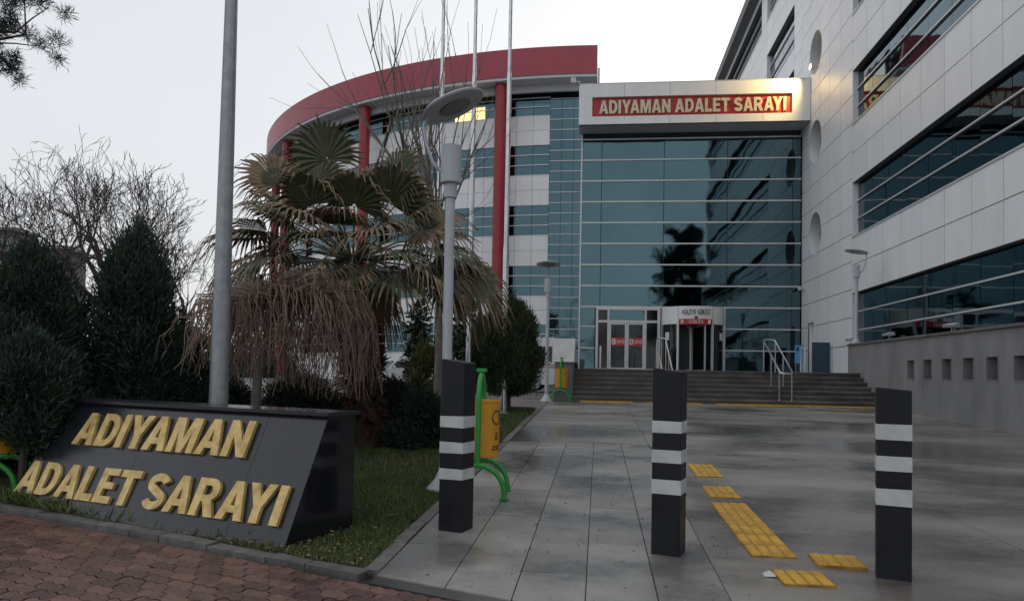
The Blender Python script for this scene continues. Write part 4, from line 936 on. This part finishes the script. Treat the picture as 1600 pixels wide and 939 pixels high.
minibus((-4.35, 33.5, gz(33)), 0, 'white minibus with red stripes parked behind the rounded conifer')
q = gp(300, 627); bn = thing('slatted_bench', 'white slatted bench glimpsed past the galvanised pole', 'bench', (q.x, q.y, q.z), R(12))
for k in range(5): MB().box(-.28, .28, .2 + .02 * k, .23 + .02 * k, .3 + .075 * k, .355 + .075 * k).build('back_slat', 'white_paint', bn, local=True)
for k in range(4): MB().box(-.28, .28, -.2 + .095 * k, -.12 + .095 * k, .26, .285).build('seat_slat', 'white_paint', bn, local=True)
for s in (-.25, .25):
    MB().box(s - .02, s + .02, -.19, -.15, 0, .26).build('leg', 'white_paint', bn, local=True); b = MB(); b.hexa([(s - .02, .16, 0), (s + .02, .16, 0), (s + .02, .2, 0), (s - .02, .2, 0)], [(s - .02, .31, .68), (s + .02, .31, .68), (s + .02, .35, .68), (s - .02, .35, .68)]); b.build('leg', 'white_paint', bn, local=True)

# ================================================================== VEGETATION
def jit(v, s): return Vector((v.x + random.gauss(0, s), v.y + random.gauss(0, s), v.z + random.gauss(0, s)))
def grow(b, p, d, L, r, depth, up=.25, spread=.6, kids=(2, 3), min_r=.004, wob=.12, ratio=.72):
    """a tapering, slightly crooked limb that forks again and again"""
    n = 4 if depth > 1 else 3; path = [p]; rad = [r]; cur = d.normalized()
    for i in range(n):
        cur = (jit(cur, wob) + Vector((0, 0, up * .15))).normalized(); path.append(path[-1] + cur * (L / n)); rad.append(max(min_r, r * (1 - .45 * (i + 1) / n)))
    b.tube(path, rad, 5 if r > .03 else 3, cap=False)
    if depth <= 0: return
    for k in range(random.randint(*kids) + (1 if depth > 2 else 0)):
        i = random.randint(max(1, n // 2), n) if k else n
        q = path[i]; a = cur.orthogonal().normalized(); a.rotate(Matrix.Rotation(random.uniform(0, 2 * math.pi), 3, cur))
        nd = (cur + a * random.uniform(.35, 1) * spread + Vector((0, 0, up * .4))).normalized()
        grow(b, q, nd, L * random.uniform(ratio - .12, ratio + .1), rad[i] * random.uniform(.6, .8), depth - 1, up, spread, kids, min_r, wob, ratio)
def bare_tree(px, Y, top_py, label, group, trunk=.36, depth=5, up=.3, spread=.85):
    base = atY(px, 600, Y); z0 = gz(Y); H = atY(px, top_py, Y).z - z0
    t = thing('bare_tree', label, 'tree', (base.x, Y, z0), 0, group)
    th = H * trunk; b = MB(); b.tube([(0, 0, -.1), (.03, 0, th * .5), (0, .02, th)], [H * .016, H * .013, H * .011], 8); b.build('trunk', 'bark', t, smooth=True, local=True)
    c = MB()
    for k in range(5):
        a = k * math.pi * .4 + random.uniform(-.4, .4); grow(c, Vector((0, .02, th * random.uniform(.8, 1))), Vector((math.cos(a) * .55, math.sin(a) * .55, 1)), H * .235, H * .0125, depth, up, spread, (2, 2), .0105, .17)
    c.build('branches', 'twig', t, local=True, fix=False); return t
random.seed(21)
bare_tree(76, 29, 222, 'leafless tree with a spreading crown behind the dark hedge', 'leafless trees behind the hedge')
bare_tree(152, 31, 212, 'leafless tree between two others behind the dark hedge', 'leafless trees behind the hedge')
bare_tree(212, 29, 240, 'leafless tree next to the galvanised pole behind the hedge', 'leafless trees behind the hedge')
bare_tree(12, 33, 262, 'leafless tree beside the far grey house', 'leafless trees behind the hedge')
bare_tree(272, 30, 345, 'low leafless tree just left of the palm fronds', 'leafless trees behind the hedge')
# upright pollarded tree by the flagpoles
random.seed(5); base = atY(683, 600, 15.5); t = thing('pollarded_tree', 'bare tree with many straight upright shoots by the flagpoles', 'tree', (base.x, 15.5, gz(15.5)))
b = MB(); b.tube([(0, 0, -.1), (.02, 0, 1.8), (-.03, 0, 3.4), (-.12, 0, 4.3)], [.085, .075, .07, .075], 8); b.build('trunk', 'bark_pale', t, smooth=True, local=True)
c = MB()
for k in range(16):
    a = random.uniform(0, 2 * math.pi); s = random.uniform(.12, .55); p = Vector((-.12, 0, random.uniform(3.5, 4.3))); d = Vector((math.cos(a) * s * 1.15 - .08, math.sin(a) * s * .6, 1)).normalized(); L = random.uniform(2.4, 4.6)
    path = [p]; cur = d
    for i in range(6): cur = (jit(cur, .06) + Vector((0, 0, .06))).normalized(); path.append(path[-1] + cur * L / 6)
    r0 = random.uniform(.026, .042); c.tube(path, [r0 * (1 - .8 * i / 6) for i in range(7)], 5, cap=False)
    for j in range(random.randint(4, 6)):
        i = random.randint(1, 5); grow(c, path[i], (cur + jit(Vector((0, 0, 0)), .4)).normalized(), random.uniform(.7, 1.6), r0 * .42, 1, .5, .4, (1, 2), .004, .06)
c.build('shoots', 'bark_pale', t, local=True, fix=False)

# ---- weeping tree, leafless
random.seed(9); YWp = 8.7; base = atY(398, 630, YWp); t = thing('weeping_tree', 'leafless weeping tree with a curtain of brown hanging twigs', 'tree', (base.x, YWp, gz(YWp)))
hz = atY(440, 425, YWp).z - gz(YWp); hx = atY(446, 425, YWp).x - base.x; zbot = atY(446, 608, YWp).z - gz(YWp)
b = MB(); b.tube([(0, 0, -.1), (.01, 0, .7), (.03, 0, 1.2), (.12, 0, 1.6), (hx * .7, 0, hz - .25)], [.07, .062, .058, .05, .04], 8); b.build('trunk', 'bark_pale', t, smooth=True, local=True)
c = MB(); heart = Vector((hx * .7, 0, hz - .3))
for k in range(500):
    a = random.uniform(0, 2 * math.pi); rho = 1.2 * math.sqrt(random.uniform(.01, 1)); rho *= (1.1 if math.cos(a) < -.3 and random.random() < .15 else .86 if math.cos(a) < 0 else 1)
    ex = hx + rho * math.cos(a) - .06; ey = rho * math.sin(a) * .9; apex = hz - .30 * (rho / 1.1) ** 2 + random.gauss(0, .05) - (.15 if math.cos(a) < 0 else 0)
    zb = zbot + random.uniform(-.02, .55) * (.4 + .6 * random.random()) + (.1 if math.cos(a) < -.4 else 0) - .12 * max(0, math.cos(a)); n = 10; path = []
    kx, ky = random.gauss(0, .1), random.gauss(0, .1)
    s0 = heart + Vector((random.gauss(0, .12), random.gauss(0, .1), random.uniform(-.1, .1)))
    for i in range(5):
        u = i / 4; path.append(Vector((s0.x + (ex * .92 - s0.x) * u, s0.y + (ey * .92 - s0.y) * u, s0.z + (apex - s0.z) * (1 - (1 - u) ** 2))))
    for i in range(1, 8):
        u = i / 7; path.append(Vector((ex * (.92 + .08 * min(1, 3 * u)) + kx * u * u + random.gauss(0, .022), ey * (.92 + .08 * min(1, 3 * u)) + ky * u * u + random.gauss(0, .022), apex - (apex - zb) * (u ** 1.15))))
    r0 = random.uniform(.006, .011); c.tube(path, [r0 * (1.15 - .75 * i / 11) for i in range(12)], 3, cap=False)
    if random.random() < .45:
        i = random.randint(5, 8); q = path[i]; e_ = Vector((random.gauss(0, .12), random.gauss(0, .12), -random.uniform(.2, .5))); c.tube([q, q + Vector((e_.x * .6, e_.y * .6, -.05)), q + e_], [r0 * .7, r0 * .6, r0 * .35], 3, cap=False)
c.build('hanging_twigs', 'twig_brown', t, local=True, fix=False)

# ---- fan palm
random.seed(31); YP = 11.0; pb_ = atY(568, 640, YP); hp_ = atY(552, 405, YP); palm = thing('fan_palm', 'shaggy fan palm with frayed, half-dry fronds', 'palm', (pb_.x, YP, gz(YP)))
X0 = hp_.x - pb_.x; Z0 = hp_.z - gz(YP)
b = MB(); pr = [(-.1, .3), (.25, .27), (.9, .235), (1.6, .22), (2.2, .23), (Z0 - .1, .16)]; b.tube([(X0 * (z / Z0) ** 2 if z > 0 else 0, 0, z) for z, _ in pr], [r for _, r in pr], 14); b.build('trunk', 'palm_trunk', palm, smooth=True, local=True)
pts, dr = [], []
for k in range(900):
    z = random.uniform(.1, Z0 - .05); a = random.uniform(0, 2 * math.pi); cx_ = X0 * (z / Z0) ** 2; pts.append((pb_.x + cx_ + .2 * math.cos(a), YP + .2 * math.sin(a), gz(YP) + z)); dr.append((math.cos(a), math.sin(a), random.uniform(-.9, .9) if z < 1.4 else random.uniform(-1.6, -.2)))
cloud('old_leaf_bases', 'palm_trunk', pts, dr, rng.uniform(.12, .3, len(pts)), .06, palm)
def fan_leaf(dirv, pet, Rf, dry, facing=None, droop=.35):
    d = Vector(dirv).normalized(); heart = Vector((X0, 0, Z0)) + Vector((d.x, d.y, 0)) * .08
    sag = Vector((0, 0, -1)); hub = heart + d * pet + sag * (.16 * pet * (1 - d.z) * droop * 2); ax = (d + sag * droop * (1 - max(0, d.z))).normalized()
    mid = heart + d * pet * .55 + Vector((0, 0, .03)); lf = MB().tube([heart, mid, hub], [.02, .013, .01], 5).build('leaf', 'palm_green', palm, smooth=True, local=True)
    nrm = Vector(facing) if facing else Vector((random.gauss(0, .3), random.gauss(-.25, .3), 1)); side = ax.cross(nrm); side = side.normalized() if side.length > .05 else ax.orthogonal().normalized(); nrm = side.cross(ax).normalized()
    g_, dryb = MB(), MB(); n = 30; spread_ = R(random.uniform(92, 122))
    for i in range(n):
        ph = -spread_ + 2 * spread_ * (i + .5) / n; L = Rf * (1 - .22 * abs(ph) / spread_) * random.uniform(.9, 1.06); w = 2 * spread_ / n * .5
        u = ax * math.cos(ph) + side * math.sin(ph); v = -ax * math.sin(ph) + side * math.cos(ph); cup = nrm * (.10 * Rf * abs(math.sin(ph)))
        hang = Vector((0, 0, -1)); fold = nrm * (.018 if i % 2 else -.018)
        def at(f, s, dr_): return hub + u * (L * f) + v * (s * L * f * math.tan(w) if f < .62 else s * L * .62 * math.tan(w) * max(.06, (1 - f) / .38)) + cup * f + fold * f * (0 if s else 1) + hang * (dr_ * L)
        r1, r2, r3 = 0.0, random.uniform(.03, .08) + droop * .10, random.uniform(.14, .36) + droop * .34
        rows_ = [(.04, 0), (.35, 0), (.62, r1 + .01), (.82, r2 + .03), (1.0, r3)]
        tip = dry or random.random() < .62
        for k in range(4):
            (f0, h0), (f1, h1) = rows_[k], rows_[k + 1]; tgt = dryb if (tip and k >= (1 if dry > .5 else 3 if random.random() < .4 else 2)) else g_
            tgt.add([at(f0, -1, h0), at(f0, 0, h0), at(f1, 0, h1), at(f1, -1, h1), at(f0, 1, h0), at(f1, 1, h1)], [(0, 1, 2, 3), (1, 4, 5, 2)])
        if random.random() < .6:                                        # a thread hanging from the tip
            q = at(1.0, 0, r3); l_ = random.uniform(.05, .2); dryb.add([q + v * .003, q - v * .003, q + Vector((random.gauss(0, .03), random.gauss(0, .03), -l_))], [(0, 1, 2)])
    if g_.v: g_.build('blade', 'palm_green', lf, local=True, fix=False)
    if dryb.v: tag(dryb.build('dry_tips', 'palm_dry', lf, local=True, fix=False), kind='stuff')
cf = (0, -1, .12)
fan_leaf((-.22, -.22, 1), 1.5, .82, 0, (0, -1, .25), .02); fan_leaf((.22, .1, 1), 1.75, .85, 0, (-.9, -.35, .1), .03); fan_leaf((.05, .5, 1), 1.3, .8, 0, cf, .05); fan_leaf((-.5, .2, 1), 1.45, .8, .3, (.5, -.8, .3), .1); fan_leaf((.55, -.15, 1), 1.3, .8, 0, (-.4, -.8, .4), .12); fan_leaf((-.75, -.2, .8), 1.55, .8, .9, (.4, -.7, .6), .2)
for az_, el, pe, dry in ((180, 42, 1.45, .9), (172, 24, 1.5, .3), (188, 8, 1.3, .8), (200, -8, 1.35, 0), (165, -14, 1.25, 0), (0, 30, 1.1, .8), (-12, 12, 1.35, 0), (14, 2, 1.5, .3), (-25, 2, 1.35, 0), (10, -6, 1.3, 0), (-60, 25, .9, .6), (-95, 10, .9, 0), (-120, 28, 1.0, .7),
                         (-140, 2, 1.15, 0), (-75, -8, .85, 0), (-40, -5, 1.1, 0), (-150, -14, 1.1, 0), (60, 35, 1.1, .5), (120, 40, 1.1, 0), (90, 12, 1.1, 0), (150, 10, 1.2, .6), (35, 4, 1.3, 0), (215, 30, 1.1, .4), (-35, 48, 1.05, .5), (150, 58, 1.2, 0), (20, 60, 1.1, .9), (176, -2, 1.6, .2), (184, 16, 1.55, .9), (192, -20, 1.2, .6), (5, 4, 1.6, .2), (-8, 22, 1.2, .7), (18, 12, 1.4, .9), (-50, 5, 1.1, 0), (-110, -8, 1.0, .3), (-90, 35, .8, .8), (-70, 50, .9, .3), (-130, 45, 1.0, 0), (-20, 0, 1.2, .5), (-160, -10, 1.25, 0), (-100, -12, .8, .4), (170, 34, 1.2, 0), (-15, 38, 1.0, 0)):
    a, e = R(az_ + random.uniform(-5, 5)), R(el + random.uniform(-4, 4)); fan_leaf((math.cos(a) * math.cos(e), math.sin(a) * math.cos(e), math.sin(e)), pe, random.uniform(.74, .92), dry, None, random.uniform(.3, .55))
for k in range(16):                                                     # dead fronds folded down round the stem
    a = R(360 * k / 16 + random.uniform(-10, 10)); fan_leaf((math.cos(a), math.sin(a), -.8), random.uniform(.2, .45), random.uniform(.35, .55), .95, None, 1.3)

# ---- conifers and shrubs
def conifer(name, label, px, Y, top_py, rx, ry, zlow, n, m, sprig=(.045, .12), wid=.02, group=None, lumps=26, seed=1, shape=1.0, cat='tree', topz=None, upb=.9, trunk=.05, stem=0):
    r_ = np.random.default_rng(seed); base = atY(px, 600, Y); z0 = gz(Y); H = (topz if topz else atY(px, top_py, Y).z - z0)
    t = thing(name, label, cat, (base.x, Y, z0), 0, group)
    tb = MB(); tb.tube([(0, 0, -.1), (.01, .01, H * .35), (0, 0, H * .75)], [trunk, trunk * .8, trunk * .3], 7); tb.build('trunk', 'bark', t, smooth=True, local=True)
    # lobes (sprays) set round the stem; leaves on and under each lobe's skin
    C_, S_ = [], []
    for k in range(lumps):
        f = (k + r_.random()) / lumps; a = r_.uniform(0, 2 * np.pi); prof = math.sin(math.pi * min(1, (f * .82 + .16))) ** .7 * shape + (1 - shape) * (1 - f)
        rad = prof * r_.uniform(.35, .78); C_.append((rx * rad * math.cos(a), ry * rad * math.sin(a), zlow + (H - zlow) * (f * .86))); S_.append((rx * r_.uniform(.14, .34), ry * r_.uniform(.14, .34), (H - zlow) * r_.uniform(.12, .24)))
    C_, S_ = np.array(C_), np.array(S_); i = r_.integers(0, lumps, n); dv = r_.normal(size=(n, 3)); dv /= np.linalg.norm(dv, axis=1)[:, None]; rr_ = r_.uniform(.45, 1, n)[:, None] ** .5
    out = np.where(r_.random(n) < .12, r_.uniform(1, 1.7, n), 1)[:, None]; P = C_[i] + dv * S_[i] * rr_ * out + r_.normal(0, .03, (n, 3)); ok = P[:, 2] > zlow * .6; P = P[ok]; dv = dv[ok]
    D = dv * .8 + np.array([0, 0, upb]) + r_.normal(0, .35, P.shape)
    o = cloud('foliage', m, P + np.array([base.x, Y, z0]), D, r_.uniform(*sprig, len(P)), wid, t, curl=.1); return t
conifer('dark_conifer', 'broad dark conifer leaning over the left end of the granite monument', 38, 8.3, 385, 1.05, .8, .1, 60000, 'conifer', seed=3, lumps=80, group='dark conifers behind the monument')
conifer('dark_conifer', 'dark conifer with a pointed tip, tallest of the hedge behind the monument', 205, 9.0, 362, .72, .7, .1, 52000, 'conifer', seed=4, lumps=64, group='dark conifers behind the monument')
conifer('dark_conifer', 'dark conifer spilling into the street kerb at the hedge end', -95, 7.6, 420, .95, .7, .05, 40000, 'conifer', seed=5, lumps=60, group='dark conifers behind the monument')
conifer('low_conifer', 'low dark conifer between the tall hedge and the galvanised pole', 285, 9.6, 500, .55, .5, .1, 24000, 'conifer', seed=6, lumps=36)
conifer('overhanging_conifer', 'low dark shrub resting on the left corner of the granite monument', 40, 6.9, 0, .7, .4, .62, 34000, 'conifer', seed=7, lumps=40, topz=1.5, cat='shrub')
conifer('rounded_conifer', 'full rounded conifer with upright tips at the end of the lawn', 793, 18.0, 470, .88, .8, .62, 60000, 'conifer_light', seed=8, lumps=90, sprig=(.09, .22), wid=.028, trunk=.09, upb=1.5)
for i, (px, Y, tz, rx, lab) in enumerate(((612, 12.2, .92, .8, 'low spreading dark shrub at the foot of the palm'), (662, 11.2, .8, .7, 'low spreading dark shrub beside the tall bollard'), (470, 13.5, .95, 1.3, 'wide dark shrub behind the top edge of the monument'), (350, 12.5, .95, 1.0, 'low dark shrub behind the galvanised pole'))):
    conifer('spreading_shrub', lab, px, Y, 0, rx, .7, .05, 30000, 'conifer', seed=20 + i, lumps=44, topz=tz, group='low dark shrubs on the lawn', cat='shrub', upb=.3, shape=.5)
conifer('yellowish_shrub', 'thin yellow-green shrub among the stems behind the lawn', 664, 16.5, 0, .5, .4, .1, 2600, 'yellow_leaf', seed=31, lumps=14, topz=1.55, sprig=(.12, .3), wid=.03, cat='shrub', upb=1.2)
for i, (px, py, Y, lab) in enumerate(((650, 468, 17.2, 'young broadleaf evergreen left of the pale bare trunk'), (722, 474, 18.5, 'young broadleaf evergreen between lamp pole and rounded conifer'), (748, 500, 19.0, 'small leafy evergreen tucked against the rounded conifer'))):
    t = conifer('young_evergreen', lab, px, Y, py, .38, .4, .7, 1200, 'broadleaf', seed=40 + i, lumps=16, sprig=(.12, .22), wid=.07, group='young evergreens behind the lawn', trunk=.035, upb=-.1)
# weeds along the kerb under the monument
random.seed(3); pts, dr = [], []
for k in range(420):
    s = random.choice((LEN * .97, LEN * .92, LEN * .8)) + random.gauss(0, .12); p = A - SU * s - SV * random.uniform(-.03, .08); pts.append((p.x, p.y, gz(p.y) + .01)); dr.append((random.gauss(0, .7), random.gauss(0, .7), 1))
tag(cloud('weeds', 'grass', pts, dr, rng.uniform(.05, .16, len(pts)), .018, off=(-5, 6.5, .2), curl=.2), 'tuft of green weeds along the foot of the monument', 'weeds', kind='stuff')

n = 500; x = rng.uniform(-3.2, -1.6, n); y = 4.93 - .38 * (x + 1.5) + np.abs(rng.normal(.12, .5, n)); k_ = rng.random(n) < .35; x = np.where(k_, rng.uniform(-1.6, 1.0, n), x); y = np.where(k_, rng.uniform(4.6, 9, n), y)
tag(cloud('fallen_leaves', 'palm_dry', np.stack([x, y, SLOPE * y + np.where(k_, .012, .045)], 1), np.stack([rng.normal(size=n), rng.normal(size=n), rng.normal(0, .15, n)], 1), rng.uniform(.012, .04, n), .014, off=(-2, 6, .2)), 'scattered small dry leaves and bits on lawn edge and slabs', 'leaf litter', kind='stuff')
# ---- pines: one whose bough reaches into the corner, one behind the viewer that the glass mirrors
def pine(loc, H, label, boughs, tuft_n, tuft_l, seed, wid=.006):
    random.seed(seed); r_ = np.random.default_rng(seed); t = thing('pine_tree', label, 'tree', loc)
    b = MB(); b.tube([(0, 0, -.1), (.1, 0, H * .4), (.05, .1, H * .8), (0, 0, H)], [H * .018, H * .014, H * .008, .02], 8); b.build('trunk', 'bark', t, smooth=True, local=True)
    lm = MB(); P, D = [], []
    for z, a, L, dz in boughs:
        d = Vector((math.cos(a), math.sin(a), dz)); path = [Vector((.05, 0, z))]; cur = d.normalized()
        for i in range(5): cur = (jit(cur, .07)).normalized(); path.append(path[-1] + cur * L / 5)
        lm.tube(path, [.05 * (1 - .15 * i) * H / 9 for i in range(6)], 5, cap=False)
        for i in range(2, 6):
            for k in range(4 if i < 5 else 3):
                e = path[i] + Vector((random.gauss(0, .12), random.gauss(0, .12), random.gauss(.03, .1))) * L; lm.tube([path[i], (path[i] + e) / 2 + Vector((0, 0, .02)), e], [.014, .01, .006], 3, cap=False)
                for j in range(3):
                    c = e + Vector((random.gauss(0, .06), random.gauss(0, .06), random.gauss(0, .05))) * L * .8; dv = r_.normal(size=(tuft_n, 3)) + np.array([0, 0, .4]); P.append(np.array(c)[None] + r_.normal(0, tuft_l * .28, (tuft_n, 3))); D.append(dv)
    lm.build('limbs', 'bark', t, local=True, fix=False); P = np.concatenate(P) + np.array(loc); D = np.concatenate(D)
    cloud('needles', 'pine', P, D, r_.uniform(tuft_l * .7, tuft_l * 1.2, len(P)), wid, t); return t
e_ = atY(30, 40, 8.0); lx = e_.x - 2.7; zc = e_.z - gz(8)
bo = [(zc - .5, R(0), 2.55, .22), (zc - .15, R(8), 2.3, .12), (zc + .9, R(-20), 2.0, .25)] + [(zc + random.uniform(.6, 3.2), R(random.uniform(60, 300)), random.uniform(1.4, 2.4), .15) for k in range(10)]
pine((lx, 8.0, gz(8)), zc + 4, 'pine whose needled bough hangs into view above the hedge', bo, 130, .13, 12, .008)
random.seed(77)
for loc, H, lab, sd_ in (((8.3, -6, 0), 17, 'tall dark pine behind the viewer, mirrored in the glass wall', 13), ((16.5, -9, 0), 14, 'second pine behind the viewer, nearer the office wing side', 14)):
    pine(loc, H, lab, [(H * (.28 + .7 * k / 34), random.uniform(0, 6.28), (3.3 * (1 - .75 * k / 34) + .4) * random.uniform(.8, 1.1), random.uniform(-.1, .25)) for k in range(34)], 26, .6, sd_, wid=.07)
bt = bare_tree(800, 30, 330, 'leafless tree behind the viewer, mirrored low in the glass', None); bt.location = (1.0, -14, 0)
bt = bare_tree(800, 30, 300, 'leafless tree behind the viewer, mirrored beside the doors', None); bt.location = (-7, -18, 0)

# ---- far houses and the hedge that closes the view on the left
def house(px0, px1, py, Y, label, roof):
    a, c = atY(px0, py, Y), atY(px1, py, Y); z0 = gz(Y); t = thing('far_house', label, 'house', ((a.x + c.x) / 2, Y, z0)); zt = a.z
    MB().box(a.x, c.x, Y, Y + 3, z0 - .1, zt - .5).build('wall', 'house_wall', t)
    r = MB(); r.hexa([(a.x - .4, Y - .4, zt - .5), (c.x + .4, Y - .4, zt - .5), (c.x + .4, Y + 3.4, zt - .5), (a.x - .4, Y + 3.4, zt - .5)], [(a.x + .3, Y + 1, zt), (c.x - .3, Y + 1, zt), (c.x - .3, Y + 2, zt), (a.x + .3, Y + 2, zt)]); r.build('roof', roof, t)
    for k in range(3):
        for fl_ in (1.0, 4.0):
            x = a.x + (c.x - a.x) * (k + .5) / 3; w = MB().box(x - .5, x + .5, Y - .05, Y + .05, z0 + fl_ + .3, z0 + fl_ + 1.7).build('window', 'white_paint', t); MB().box(x - .43, x + .43, Y - .07, Y - .052, z0 + fl_ + .37, z0 + fl_ + 1.63).build('pane', 'car_glass', w)
house(52, 96, 380, 55, 'far grey house with a low roof between bare trunks beyond the hedge', 'house_roof'); house(-70, 17, 352, 60, 'far grey house at the end of the leafless trees', 'grey_reveal')
r_ = np.random.default_rng(50); n = 26000; x = r_.uniform(-75, -27, n); P = np.stack([x, 66 + r_.normal(0, .8, n), .7 + np.abs(r_.normal(0, 1, n)) * (1.1 + .5 * np.sin(x * .7) + .3 * np.sin(x * 1.9))], 1)
tag(cloud('distant_hedge', 'conifer', P, r_.normal(size=(n, 3)) + np.array([0, 0, .6]), .5, .25, off=(-50, 66, .7)), 'dark hedge in the distance closing off the car park', 'hedge', kind='stuff')
